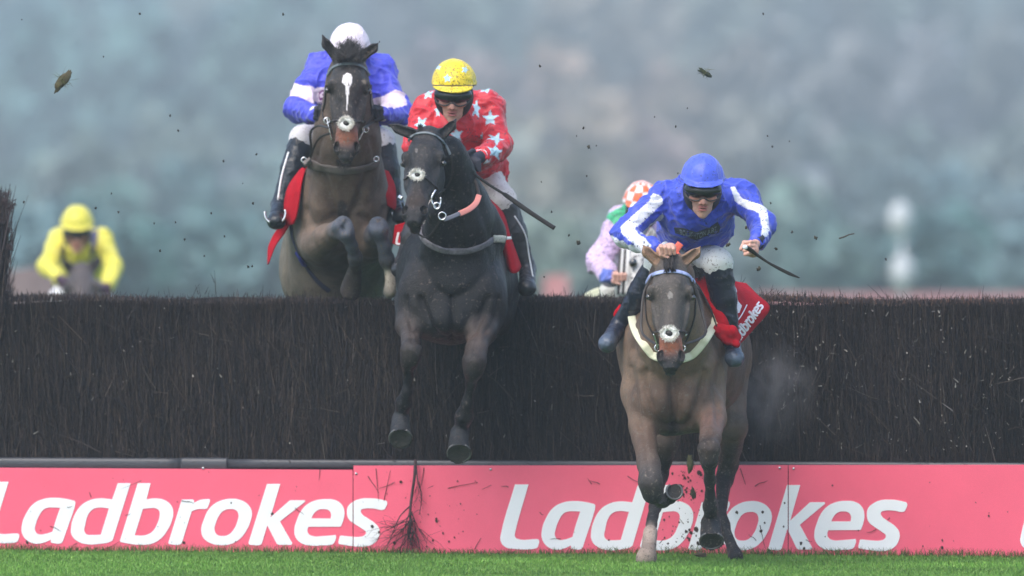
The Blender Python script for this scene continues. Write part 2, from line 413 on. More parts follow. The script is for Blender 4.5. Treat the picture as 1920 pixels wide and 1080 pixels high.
link('stray_sprig', twigs(np.array(P), np.array(T), np.full(len(P), .0022), np.tile(lin((52, 44, 44)), (len(P), 1))), m_twig, fence)
# pale leaves and snapped ends caught in the brush
n = 420; x = RNG.uniform(-2.9, 3.2, n); x = np.where(RNG.random(n) < .55, RNG.uniform(1.1, 3, n), x); z = RNG.uniform(.55, 1.33, n); y = fy(x) + .045 + RNG.uniform(-.01, .02, n)
L = RNG.exponential(.009, n) + .004; a = RNG.normal(0, .8, n); P = np.c_[x, y, z]; T = P + np.c_[L * np.sin(a), 0 * a, L * np.cos(a)]
c = np.array([lin(q) for q in ((176, 170, 160), (150, 146, 134), (136, 130, 128), (190, 184, 176))])[RNG.integers(0, 4, n)] * RNG.uniform(.35, 1, n)[:, None]
link('pale_leaf', twigs(P, T, RNG.uniform(.0016, .0050, n), c), m_twig, fence)
n = 170; x = RNG.uniform(-2.9, 3, n); z = RNG.uniform(.7, 1.32, n); y = fy(x) + .04; L = RNG.uniform(.04, .18, n); a = RNG.normal(0, .8, n)
P = np.c_[x, y, z - L]; T = P + np.c_[L * np.sin(a), 0 * a, L * np.cos(a)]
link('loose_twig', twigs(P, T, RNG.uniform(.0018, .003, n), np.tile(lin((92, 82, 76)), (n, 1)) * RNG.uniform(.3, 1.0, n)[:, None]), m_twig, fence)
# dark padded roll behind the boards
m_roll = mat('dark_vinyl', lin((58, 60, 66)), .45, bump=.3, bscale=12, var=.15)
def roll(x0, x1, r, dz=0):
    xs = np.linspace(x0, x1, 14); return sweep([(q, fy(q) + .06, .462 + dz) for q in xs], r, r, n=2, seg=14, raw=True)
link('base_roll', multi([roll(-4.6, -1.74, .034, .004), roll(-1.5, 4.6, .026, .008)]), m_roll, fence)
link('roll_sleeve', multi([roll(-1.745, -1.50, .037, .004)]), m_roll, fence)
# ---- lettering outlines, each point x,y on the photo x 7.2, c = corner
GL = {'L': [(920, 890), 'c330 130,c514 130,s335 770,s330 830,s358 862,c630 868,s655 885,c642 970,s620 992,s310 1000,s195 972,s135 890,s142 790'],
 'a': [(0, 890), 'c1000 350,s1018 372,c848 900,s825 925,c690 920,c685 878,s600 915,s480 932,s370 890,s300 800,s295 680,s350 530,s450 395,s580 330,s740 312,s880 325', 'c812 448,s755 610,c708 768,s610 800,s510 800,s472 750,s482 670,s530 550,s590 470,s650 446,s720 443'],
 'd': [(0, 890), 'c1590 115,c1762 115,c1520 885,s1490 905,s1330 935,s1180 940,s1050 900,s970 820,s958 720,s1000 560,s1090 420,s1200 350,s1340 320,c1515 332', 'c1470 455,c1360 810,s1250 814,s1170 805,s1138 760,s1150 680,s1190 540,s1250 470,s1330 445'],
 'b': [(220, 890), 'c275 115,c450 115,c395 333,s520 320,s640 345,s730 420,s755 510,s730 640,s670 760,s590 860,s470 930,s330 948,s180 935,c40 908,c35 890', 'c345 462,s440 452,s520 455,s565 490,s570 560,s535 670,s480 760,s400 810,s320 822,c235 817'],
 'r': [(220, 890), 'c870 335,c1020 335,s1035 350,c1034 380,s1120 340,c1235 328,s1248 340,c1220 445,s1205 458,s1090 465,c1005 492,c872 915,s850 940,c700 938,c688 920'],
 'o': [(370, 890), 's460 325,s590 345,s690 410,s735 500,s720 620,s670 740,s590 850,s470 930,s320 952,s180 925,s80 850,s52 740,s90 600,s160 460,s280 365', 's440 465,s520 480,s553 530,s540 630,s490 740,s420 810,s330 828,s260 805,s232 740,s250 650,s290 560,s350 490'],
 'k': [(370, 890), 'c940 125,c1120 125,c985 577,c1250 345,c1450 345,c1455 365,c1115 632,c1282 925,c1270 948,c1095 948,c1070 930,c945 685,c870 930,s850 948,c700 945,c690 920'],
 'e': [(540, 890), 's510 330,s640 345,s730 410,s762 510,s745 620,c716 695,c700 703,c275 703,s262 745,s275 795,s330 828,s460 830,c640 815,s650 835,c625 920,s600 940,s450 955,s300 958,s180 925,s100 840,s85 740,s120 610,s170 500,s260 400,s380 345', 'c315 590,s350 525,s405 478,s480 465,s550 482,s580 530,c575 592'],
 's': [(540, 890), 'c1325 352,s1340 375,c1315 455,s1295 472,s1150 458,s1040 458,s985 480,s995 525,s1080 590,s1180 660,s1235 740,s1225 840,s1170 920,s1070 965,s940 972,s800 955,c685 935,c678 910,c700 830,c715 822,s850 835,s970 838,s1035 815,s1050 775,s1000 730,s900 665,s820 600,s795 520,s810 430,s880 365,s980 325,s1100 318,s1200 325']}
def glyphs():
    out = {}
    for ch, d in GL.items():
        cu = bpy.data.curves.new('g', 'CURVE'); cu.dimensions = '2D'; cu.fill_mode = 'BOTH'; cu.resolution_u = 5
        ox, oy = d[0]
        for con in d[1:]:
            pts = con.split(','); s = cu.splines.new('BEZIER'); s.bezier_points.add(len(pts) - 1); s.use_cyclic_u = True
            for bp, t in zip(s.bezier_points, pts):
                x, y = map(float, t[1:].split()); x = x / 7.2 + ox; y = y / 7.2 + oy
                if ch == 'L': x -= 975.3; y = 1017.5 + (y - 1029) / 1.06
                bp.co = (x, -y, 0); h = 'VECTOR' if t[0] == 'c' else 'AUTO'; bp.handle_left_type = h; bp.handle_right_type = h
        o = bpy.data.objects.new('g', cu); COL.objects.link(o); dg = bpy.context.evaluated_depsgraph_get()
        me = o.evaluated_get(dg).to_mesh(); V = np.array([(v.co.x, -v.co.y) for v in me.vertices]); f = [tuple(p.vertices) for p in me.polygons]
        o.evaluated_get(dg).to_mesh_clear(); bpy.data.objects.remove(o); bpy.data.curves.remove(cu); out[ch] = (V, f)
    return out
G = glyphs()
def solid(V, f, front, back):
    """front/back: (n,3) positions; closed thin plate"""
    n = len(V); from collections import Counter
    E = Counter(); dirE = {}
    for q in f:
        for i in range(len(q)):
            a, b = q[i], q[(i + 1) % len(q)]; E[(min(a, b), max(a, b))] += 1; dirE[(min(a, b), max(a, b))] = (a, b)
    ff = [tuple(q) for q in f] + [tuple(i + n for i in q[::-1]) for q in f]
    for k, c in E.items():
        if c == 1: a, b = dirE[k]; ff.append((b, a, a + n, b + n))
    return np.concatenate([front, back]), ff
def word(dx, fn):
    parts = []
    for ch, (V, f) in G.items():
        Q = np.array([fn(x, y) for x, y in V]); parts.append((Q + [0, 0, 0], f))
    return parts
m_red = mat('red_board', lin((238, 96, 122)), .42, grain=.05, var=.05, vscale=3, bump=.08, bscale=8)
m_white = mat('white_vinyl', lin((234, 236, 238)), .45, var=.02)
m_mud = mat('mud', lin((58, 44, 38)), .9, var=.4, vscale=60)
m_steel = mat('bolt_steel', lin((200, 200, 205)), .3, metal=.8)
def w1(x, y): return x, y
def w2(x, y):
    b1 = 1017.5 + x * .0107; X2 = x + 975; b2 = 1029 + (X2 - 940) * .0055
    return X2, b2 + (y - b1) * 1.06
def w3(x, y): a, b = w2(x, y); return a + 975, b + 3
seams = [-154, 662, 1478, 2294]; tops = [(876, 881), (873, 872), (872, 871)]
labels = ['red board at the left with white italic lettering, ending near the broken branch',
          'red advertising board in the middle behind the fallen branch and the leading horse legs',
          'red advertising board at the far right, mostly plain with the last white letters']
words = [(w1, 0), (w2, 1), (w3, 2)]
for bi in range(3):
    x0, x1 = seams[bi], seams[bi + 1]; g = .6 if bi else 0
    a = plane_pt(x0 + .7, tops[bi][0]); b = plane_pt(x1 - .7, tops[bi][1]); pr = (0, -.004, 0)[bi]
    brd = empty('advertising_board', ((a[0] + b[0]) / 2, (a[1] + b[1]) / 2, 0), labels[bi], 'board', 'red boards along the foot of the fence')
    bm = bmesh.new(); vs = []
    for (q, zt) in ((a, a[2]), (b, b[2])):
        for dy in (pr, pr + .018):
            for z in (-.02, zt): vs.append(bm.verts.new((q[0], q[1] + dy, z)))
    for q in ((0, 4, 5, 1), (2, 3, 7, 6), (1, 5, 7, 3), (0, 2, 6, 4), (0, 1, 3, 2), (4, 6, 7, 5)): bm.faces.new([vs[i] for i in q])
    bmesh.ops.recalc_face_normals(bm, faces=bm.faces); bmesh.ops.bevel(bm, geom=bm.edges[:], offset=.0015, segments=1)
    me = bpy.data.meshes.new('m'); bm.to_mesh(me); bm.free(); link('panel', me, m_red, brd, smooth=False)
    # lettering clipped to this board
    parts = []
    for fn, wi in words:
        for ch, (V, f) in G.items():
            Q = np.array([fn(x, y) for x, y in V])
            if Q[:, 0].max() < x0 or Q[:, 0].min() > x1: continue
            bm = bmesh.new(); vv = [bm.verts.new((x, y, 0)) for x, y in Q]
            for q in f:
                try: bm.faces.new([vv[i] for i in q])
                except ValueError: pass
            for xe, nn in ((x0 + .9, -1), (x1 - .9, 1)):
                bmesh.ops.bisect_plane(bm, geom=bm.verts[:] + bm.edges[:] + bm.faces[:], plane_co=(xe, 0, 0), plane_no=(nn, 0, 0), clear_outer=True)
            bm.verts.ensure_lookup_table(); bm.verts.index_update()
            q2 = [(v.co.x, v.co.y) for v in bm.verts]; f2 = [tuple(v.index for v in fc.verts) for fc in bm.faces]; bm.free()
            if f2:
                fr = np.array([plane_pt(x, y, pr - .003) for x, y in q2]); bk = np.array([plane_pt(x, y, pr - .0002) for x, y in q2])
                parts.append(solid(q2, f2, fr, bk))
    if parts: link('lettering', multi(parts), m_white, brd, smooth=False)
    # mud flecks and scratches on this board
    parts = []; rnd = random.Random(bi)
    spots = [(rnd.uniform(x0, x1), rnd.uniform(885, 1030), rnd.expovariate(1) * .7 + .4) for _ in range(26)]
    if bi == 1:
        spots += [(rnd.gauss(1290, 26), rnd.uniform(880, 1025), rnd.expovariate(1) * 1.0 + .5) for _ in range(120)]
        spots += [(1382, 961, 3), (1430, 960, 3.4), (1427, 996, 3), (1434, 980, 1.8), (1471, 943, 1.8), (1469, 987, 2), (1441, 1035, 6), (1245, 975, 2)]
        spots += [(rnd.uniform(680, 900), rnd.uniform(885, 1030), rnd.expovariate(1) * .9 + .4) for _ in range(40)]
    if bi == 2: spots += [(1502, 1019, 3), (1507, 1029, 3), (1561, 870 + 40, 1.5)]
    for (sx, sy, sr) in spots:
        if not x0 + 4 < sx < x1 - 4: continue
        k = 7; ph = rnd.random() * 6; rr = [sr * rnd.uniform(.6, 1.25) for _ in range(k)]
        q = [(sx + rr[i] * math.cos(ph + i * 6.283 / k), sy + rr[i] * math.sin(ph + i * 6.283 / k) * 1.2) for i in range(k)]
        parts.append(solid(q, [tuple(range(k))[::-1]], np.array([plane_pt(x, y, pr - .0045) for x, y in q]), np.array([plane_pt(x, y, pr - .0031) for x, y in q])))
    scr = [(rnd.uniform(x0 + 20, x1 - 40), rnd.uniform(890, 1020), rnd.uniform(-25, 25), rnd.uniform(-14, 14)) for _ in range(9)]
    if bi == 1: scr += [(840, 915, 55, -11), (795, 878, -6, 36), (1177, 893, 26, 15), (1388, 878, 10, 30), (890, 1030, 12, -22), (690, 893, 20, 30), (740, 905, -30, 12), (705, 880, 5, 60), (720, 940, 12, -60), (1425, 985, 10, 45)]
    if bi == 0: scr += [(600, 878, -2, 24), (197, 1030, 28, -16), (262, 1020, 3, 14), (392, 1024, 3, 18)]
    for (sx, sy, ex, ey) in scr:
        pts = [plane_pt(sx + ex * t, sy + ey * t + rnd.uniform(-1.5, 1.5), pr - .005) for t in (0, .35, .7, 1)]
        parts.append(sweep(pts, [.0022, .0016, .0012, .0006], .0009, n=3, seg=5, raw=True))
    link('mud_spatter', multi(parts), m_mud, brd, smooth=False)
    bolts = [b_ for b_ in ((381, 878), (920, 880), (1462, 877.5), (1488, 878.5), (668, 896 - 8)) if x0 < b_[0] < x1]
    for bx, by in bolts:
        c = plane_pt(bx, by, pr - .004); link('bolt', sweep([c, c + [0, .004, 0]], .006, .006, nrm=[(0, 0, 1)] * 2, n=2, raw=False), m_steel, brd)
# ---- broken branch against the boards
parts = []; rnd = random.Random(3)
def br(pts, r0, r1): parts.append(sweep([plane_pt(x, y, -.02 - .05 * rnd.random()) for x, y in pts], np.linspace(r0, r1, len(pts)), np.linspace(r0, r1, len(pts)), n=4, seg=6, raw=True))
def limb(x, y, ang, L, r, depth):
    pts = [(x, y)]; a = ang
    for _ in range(4): a += rnd.gauss(0, .16); x += L / 4 * math.sin(a); y += L / 4 * math.cos(a); pts.append((x, min(y, 1042)))
    br(pts, r, r * .45)
    if depth:
        for q in range(rnd.randint(2, 4)):
            i = rnd.randint(1, 4); limb(*pts[i], a + rnd.gauss(0, .5), L * rnd.uniform(.45, .75), r * .5, depth - 1)
br([(779, 862), (777, 895), (772, 930), (769, 960), (770, 985), (766, 1010)], .008, .006)
br([(780, 866), (783, 900), (790, 925), (789, 950), (786, 965)], .004, .0015)
for _ in range(16): limb(771 + rnd.gauss(0, 3), rnd.uniform(955, 1000), rnd.gauss(-.35, .5), rnd.uniform(35, 70), .0030, 2)
br([(768, 950), (750, 968), (736, 1000), (722, 1035)], .004, .001); br([(772, 990), (783, 1010), (790, 1040)], .0035, .0015); br([(785, 990), (800, 1012)], .002, .0008)
for _ in range(14): limb(785 + rnd.gauss(0, 3), rnd.uniform(900, 960), rnd.gauss(0, .4), 18, .0012, 0)
tag(link('broken_branch', multi(parts), mat('bark_dark', lin((66, 48, 52)), .85, var=.3)), 'broken birch branch with frayed twigs leaning upside down on the middle red board', 'branch')
# ---- upright birch wing at the far left
n = 5200; x = -2.72 - RNG.exponential(.11, n) ; x = np.where(x < -3.4, RNG.uniform(-3.4, -2.72, n), x); hz = RNG.uniform(1.2, 1.85, n)
y = .67 + RNG.uniform(.05, .5, n); L = RNG.uniform(.1, .4, n); a = RNG.normal(.04, .1, n)
edge = 1.93 - np.maximum(0, x + 2.73) * 2
P = np.c_[x, y, hz - L / 2]; T = P + np.c_[L * np.sin(a), RNG.normal(0, .02, n), L * np.cos(a)]; T[:, 2] = np.minimum(T[:, 2], 1.9 + RNG.normal(0, .03, n))
c = base[RNG.integers(0, 5, n)] * RNG.uniform(.6, 2.2, n)[:, None]
wing = empty('brush_wing', (-3.0, .9, 1.3), 'tall upright bundle of dark birch twigs standing at the left end above the fence', 'fence wing')
n0 = n
link('twig_bundle', twigs(P, T, RNG.uniform(.0015, .004, n), c), m_twig, wing)
P = []; T = []
for p0, p1 in (((5, 470), (30, 348)), ((12, 545), (22, 470)), ((22, 470), (24, 380)), ((10, 440), (20, 355)), ((16, 500), (27, 440)), ((2, 400), (18, 362)), ((14, 550), (27, 520)), ((8, 420), (25, 385)), ((18, 545), (6, 450)), ((12, 410), (9, 358))):
    P.append(W(p0[0], p0[1], .7)); T.append(W(p1[0], p1[1], .7))
link('loose_twig', twigs(np.array(P), np.array(T), np.full(len(P), .0035), np.tile(lin((66, 56, 58)), (len(P), 1))), m_twig, wing)
P = []; T = []
for cx, cy in ((24, 384), (18, 393), (16, 430), (17, 462), (12, 364), (8, 380), (5, 410)):
    for _ in range(26):
        a0 = W(cx + rnd.gauss(0, 2.5), cy + rnd.gauss(0, 3.5), .7); P.append(a0); T.append(a0 + np.array([rnd.gauss(0, .008), rnd.gauss(0, .01), rnd.gauss(0, .01)]))
link('seed_head', twigs(np.array(P), np.array(T), np.full(len(P), .003), np.tile(lin((70, 56, 58)), (len(P), 1))), m_twig, wing)
# ---- far background: hillside, wood, pale things
m_hill = mat('hillside', lin((74, 84, 70)), .95, var=.35, vscale=.02)
xs = np.linspace(-700, 700, 80); V = []; f = []
for j in range(30):
    yy = 700 + j * 40
    for i, xx in enumerate(xs): V.append((xx, yy, max(-1, (j / 29) ** 1.2 * 120 + 6 * math.sin(xx / 60 + j * .3) * (j / 29)) - .5))
for j in range(29):
    for i in range(79): f.append((j * 80 + i, j * 80 + i + 1, (j + 1) * 80 + i + 1, (j + 1) * 80 + i))
tag(link('hill', npmesh(V, f), m_hill), kind='structure')
m_leaf = mat('wood_foliage', attr=True, rough=.9, spec=.1)
VV = []; CC = []
TEAL, BR, GR, PUR, OLV = (68, 124, 122), (152, 138, 122), (108, 130, 124), (124, 128, 130), (112, 130, 112)
def crown(cx, cy, z0, h, rx, col, n, sz=.55):
    a = RNG.normal(size=(n, 3)); a /= np.linalg.norm(a, axis=1)[:, None]; a *= RNG.random(n)[:, None] ** .4
    lump = .75 + .5 * vnoise(a * 2.5 + cx)
    p = np.c_[cx + a[:, 0] * rx * lump, cy + a[:, 1] * rx * lump, z0 + h * .55 + a[:, 2] * h * .47 * lump]
    u = RNG.normal(size=(n, 3)); u /= np.linalg.norm(u, axis=1)[:, None]; w = np.cross(u, RNG.normal(size=(n, 3))); w /= np.linalg.norm(w, axis=1)[:, None]
    s = (sz * RNG.uniform(.5, 1.2, n))[:, None]; VV.append(np.stack([p - u * s - w * s, p + u * s - w * s, p + u * s * .6 + w * s, p - u * s + w * s * .7], 1).reshape(-1, 3))
    CC.append(np.repeat(lin(col) * RNG.uniform(.82, 1.18, n)[:, None], 4, 0))
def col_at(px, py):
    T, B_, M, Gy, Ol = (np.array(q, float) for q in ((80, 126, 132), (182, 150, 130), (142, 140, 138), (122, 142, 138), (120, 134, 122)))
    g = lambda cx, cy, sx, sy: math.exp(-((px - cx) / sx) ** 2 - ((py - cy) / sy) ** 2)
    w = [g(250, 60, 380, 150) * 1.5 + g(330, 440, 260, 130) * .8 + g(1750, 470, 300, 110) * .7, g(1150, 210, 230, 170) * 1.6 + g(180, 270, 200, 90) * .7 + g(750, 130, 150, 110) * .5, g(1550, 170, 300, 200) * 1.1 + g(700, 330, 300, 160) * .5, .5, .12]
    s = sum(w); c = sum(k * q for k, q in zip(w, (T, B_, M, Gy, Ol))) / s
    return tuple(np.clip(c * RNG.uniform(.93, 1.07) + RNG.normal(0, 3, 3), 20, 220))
for row, (yy, zb, hh, cnt) in enumerate(((250, 0, 2.4, 60), (430, 0, 4.8, 60), (620, 0, 8.5, 56), (760, 3, 13, 52), (900, 8, 17, 48), (1080, 14, 26, 46))):
    sc_ = (yy + 60) / 560
    for i in range(cnt * 3):
        inner = i < cnt
        x = (-66 + 132 * (i + RNG.random()) / cnt) if inner else RNG.choice([-1, 1]) * RNG.uniform(64, 210)
        x *= sc_; h = hh * RNG.uniform(.8, 1.25); D = yy + 60; zc = zb + h * .7
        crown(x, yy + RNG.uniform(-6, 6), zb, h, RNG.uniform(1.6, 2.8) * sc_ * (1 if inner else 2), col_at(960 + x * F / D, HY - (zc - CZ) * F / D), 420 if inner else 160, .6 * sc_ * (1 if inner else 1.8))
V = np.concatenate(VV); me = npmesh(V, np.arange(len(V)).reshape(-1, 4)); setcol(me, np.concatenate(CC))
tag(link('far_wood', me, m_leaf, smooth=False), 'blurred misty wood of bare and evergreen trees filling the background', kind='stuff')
m_pale = mat('white_paint', lin((190, 194, 196)), .9)
m_pale2 = mat('pale_render', lin((205, 205, 205)), .8, var=.05)
def lathe(prof, c, n=16):
    V = []; f = []
    for r, z in prof:
        for j in range(n): V.append((c[0] + r * math.cos(6.2832 * j / n), c[1] + r * math.sin(6.2832 * j / n), c[2] + z))
    for i in range(len(prof) - 1):
        for j in range(n): k = (j + 1) % n; f.append((i * n + j, i * n + k, (i + 1) * n + k, (i + 1) * n + j))
    f.append(tuple(range(n))[::-1]); f.append(tuple(range((len(prof) - 1) * n, len(prof) * n))); return V, f
def ballpost(px, pyt, pyb, w, D, lab, cat='marker post'):
    y = D - 60; k = D / F; c = W(px, pyb, y); h = (pyb - pyt) * k; r = w / 2 * k
    t = empty('marker_post', (c[0], y, 0), lab, cat)
    link('post', V_mesh(*lathe([(r * .2, -c[2]), (r * .2, h * .9)], c)), m_pale, t)
    return t, c, h, r
# tall white post with two oval discs
t, c, h, r = ballpost(1692, 390, 545, 44, 190, 'blurred white marker post with two white oval discs one above the other')
for q, zz in enumerate((.22, .86)):
    link('disc', V_mesh(*lathe([(r * s_, (-1 + 2 * i / 8) * h * .21) for i, s_ in enumerate((.25, .7, .9, 1, 1, 1, .9, .7, .25))], c + [(-.04, 0, 0), (0, 0, 0)][q == 0] + np.array([0, 0, h * zz]))), m_pale, t)
def hut(px0, px1, pyt, pyb, D, lab, mt, cat='building', roof=True):
    y = D - 60; a = W(px0, pyb, y); b = W(px1, pyt, y); t = empty('far_building' if roof else 'parked_van', ((a[0] + b[0]) / 2, y, 0), lab, cat)
    bm = bmesh.new(); x0, x1, z1 = a[0], b[0], b[2]; dp = max(2.0, (x1 - x0) * .8); z0 = min(a[2], 0.0) if roof else max(0, a[2])
    if roof: z0 = a[2]
    vs = [bm.verts.new(q) for q in ((x0, y, z0), (x1, y, z0), (x1, y + dp, z0), (x0, y + dp, z0), (x0, y, z1), (x1, y, z1), (x1, y + dp, z1), (x0, y + dp, z1))]
    for q in ((0, 1, 5, 4), (1, 2, 6, 5), (2, 3, 7, 6), (3, 0, 4, 7), (4, 5, 6, 7), (0, 3, 2, 1)): bm.faces.new([vs[i] for i in q])
    bmesh.ops.bevel(bm, geom=bm.edges[:], offset=.06, segments=2); me = bpy.data.meshes.new('m'); bm.to_mesh(me); bm.free(); link('wall', me, mt, t, smooth=False)
    m2 = MROOF; zr = z1 + (x1 - x0) * .18
    V = [(x0 - .2, y - .2, z1), (x1 + .2, y - .2, z1), (x1 + .2, y + dp + .2, z1), (x0 - .2, y + dp + .2, z1), (x0 - .2, y + dp / 2, zr), (x1 + .2, y + dp / 2, zr)]
    link('roof', V_mesh(V, [(0, 1, 5, 4), (2, 3, 4, 5), (1, 2, 5), (3, 0, 4), (3, 2, 1, 0)]), m2, t, smooth=False)
    for q in (.25, .65):
        wx = x0 + (x1 - x0) * q; ww = (x1 - x0) * .1; V = [(wx, y - .03, z0 + (z1 - z0) * .35), (wx + ww, y - .03, z0 + (z1 - z0) * .35), (wx + ww, y - .03, z0 + (z1 - z0) * .7), (wx, y - .03, z0 + (z1 - z0) * .7)]
        V += [(p[0], p[1] + .05, p[2]) for p in V]
        link('window', V_mesh(V, [(0, 1, 2, 3), (7, 6, 5, 4), (0, 4, 5, 1), (1, 5, 6, 2), (2, 6, 7, 3), (3, 7, 4, 0)]), MDARK, t, smooth=False)
MROOF = mat('slate_roof', lin((120, 124, 130)), .8, var=.1); MDARK = mat('dark_glass', lin((50, 56, 62)), .3)
hut(1048, 1098, 322, 548, 650, 'pale rendered house nearest the blue capped jockey in the misty background', m_pale2)
hut(935, 990, 335, 548, 655, 'pale house in the haze directly behind the raised whip of the red jockey', m_pale2)
hut(1480, 1545, 330, 548, 652, 'narrow white house to the left of the marker post', m_pale2)
hut(1565, 1625, 405, 548, 500, 'small white hut just left of the marker post', m_pale)
hut(425, 500, 345, 548, 655, 'pale house between the yellow jockey and the white capped jockey', m_pale2)
m_fred = mat('far_red', lin((190, 130, 130)), .6)
def hoard(px0, px1, pyt, D, lab):
    y = D - 60; a = W(px0, pyt, y); b = W(px1, pyt, y); t = empty('far_hoarding', ((a[0] + b[0]) / 2, y, 0), lab, 'board', 'distant red hoardings')
    for nm, q, mt in (('panel', [(a[0], y, .12), (b[0], y, .12), (b[0], y, a[2]), (a[0], y, a[2])], m_fred),):
        V = q + [(p[0], p[1] + .06, p[2]) for p in q]; link(nm, V_mesh(V, [(0, 1, 2, 3), (7, 6, 5, 4), (0, 4, 5, 1), (1, 5, 6, 2), (2, 6, 7, 3), (3, 7, 4, 0)]), mt, t, smooth=False)
    for xx in (a[0] + .15, b[0] - .15): link('post', V_mesh(*lathe([(.04, 0), (.04, a[2])], (xx, y + .1, 0), 8)), m_pale2, t)
hoard(1020, 1066, 516, 150, 'small blurred red hoarding beyond the fence beside the red jockey boot')
hoard(1420, 1990, 552, 240, 'long low reddish hoarding just showing above the right end of the fence')
# distant brush fence on the left
xx = np.linspace(-9.5, -3.9, 60); D = 112; V = []
for dy, hs in ((0, 0), (0, 1), (1.2, 1), (1.2, 0)):
    for q in xx:
        e = min(1, (xx[-1] - q) / .35); V.append((q, D - 60 + dy, hs * (1.43 * math.sqrt(max(e, 0)) + .03 * math.sin(q * 9))))
f = [(r * 60 + i, r * 60 + i + 1, (r + 1) * 60 + i + 1, (r + 1) * 60 + i) for r in range(3) for i in range(59)]
bf = npmesh(V, f)
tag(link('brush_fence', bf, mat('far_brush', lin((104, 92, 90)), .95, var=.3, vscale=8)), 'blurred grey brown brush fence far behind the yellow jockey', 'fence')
# ---- mist in the air
def box(lo, hi):
    V = [(x, y, z) for x in (lo[0], hi[0]) for y in (lo[1], hi[1]) for z in (lo[2], hi[2])]
    return V_mesh(V, [(0, 1, 3, 2), (4, 6, 7, 5), (0, 4, 5, 1), (2, 3, 7, 6), (0, 2, 6, 4), (1, 5, 7, 3)])
def volmat(name, dens, col, noise=False):
    m = bpy.data.materials.new(name); m.use_nodes = True; t = m.node_tree; t.nodes.clear(); o = t.nodes.new('ShaderNodeOutputMaterial')
    v = t.nodes.new('ShaderNodeVolumePrincipled'); v.inputs['Density'].default_value = dens; v.inputs['Color'].default_value = (*col, 1); v.inputs['Anisotropy'].default_value = .2
    t.links.new(v.outputs[0], o.inputs['Volume'])
    if noise:
        tc = t.nodes.new('ShaderNodeTexCoord'); ln = t.nodes.new('ShaderNodeVectorMath'); ln.operation = 'LENGTH'; t.links.new(tc.outputs['Object'], ln.inputs[0])
        mr = t.nodes.new('ShaderNodeMapRange'); mr.interpolation_type = 'SMOOTHSTEP'; t.links.new(ln.outputs['Value'], mr.inputs[0]); mr.inputs[1].default_value = .95; mr.inputs[2].default_value = .1; mr.inputs[3].default_value = 0; mr.inputs[4].default_value = dens
        ns = t.nodes.new('ShaderNodeTexNoise'); ns.inputs['Scale'].default_value = 2.2; ns.inputs['Detail'].default_value = 5; ns.inputs['Distortion'].default_value = .6; t.links.new(tc.outputs['Object'], ns.inputs[0])
        m2 = t.nodes.new('ShaderNodeMapRange'); t.links.new(ns.outputs[0], m2.inputs[0]); m2.inputs[1].default_value = .40; m2.inputs[2].default_value = .72
        mu = t.nodes.new('ShaderNodeMath'); mu.operation = 'MULTIPLY'; t.links.new(mr.outputs[0], mu.inputs[0]); t.links.new(m2.outputs[0], mu.inputs[1]); t.links.new(mu.outputs[0], v.inputs['Density'])
    return m
hz = link('haze', box((-1200, -310, -1.5), (1200, 1950, 140)), volmat('mist', .0009, (.85, .98, 1)), smooth=False)
tag(hz, 'thin grey blue winter mist over the racecourse', kind='stuff')
# ================================================================ horses
m_coat = mat('horse_coat', attr=True, rough=.55, grain=.28, var=.32, vscale=13, bump=.7, bscale=110, sheen=.04, mud=.40, mudcol=(104, 94, 84), mscale=60, spec=.4)
m_coatd = mat('black_horse_coat', attr=True, rough=.44, grain=.35, var=.4, vscale=13, bump=.7, bscale=110, sheen=.0, mud=.39, mudcol=(84, 74, 68), mscale=60, spec=.32)
m_grey = mat('grey_horse_coat', attr=True, rough=.7, var=.12, vscale=20, bump=.3, bscale=120, mud=.45, mudcol=(84, 80, 82), mscale=45)
m_eye = mat('horse_eye', (.01, .008, .006), .06, spec=.8, coat=1)
m_leather = mat('dark_leather', lin((44, 38, 36)), .5, bump=.2, bscale=80, var=.2)
m_fleece = mat('sheepskin', lin((240, 238, 232)), .95, bump=.6, bscale=160, var=.06)
m_hair = mat('mane_hair', lin((34, 30, 30)), .6)
m_shoe = mat('worn_shoe_steel', lin((120, 118, 116)), .45, metal=.7)
m_metal = mat('bright_steel', lin((215, 215, 218)), .25, metal=.9)
m_cloth = mat('red_saddle_cloth', lin((178, 14, 34)), .9, bump=.6, bscale=45, var=.15, vscale=14, spec=.15)
m_letter = mat('cloth_lettering', lin((236, 228, 232)), .7)
def nz(v): v = np.array(v, float); return v / np.linalg.norm(v)
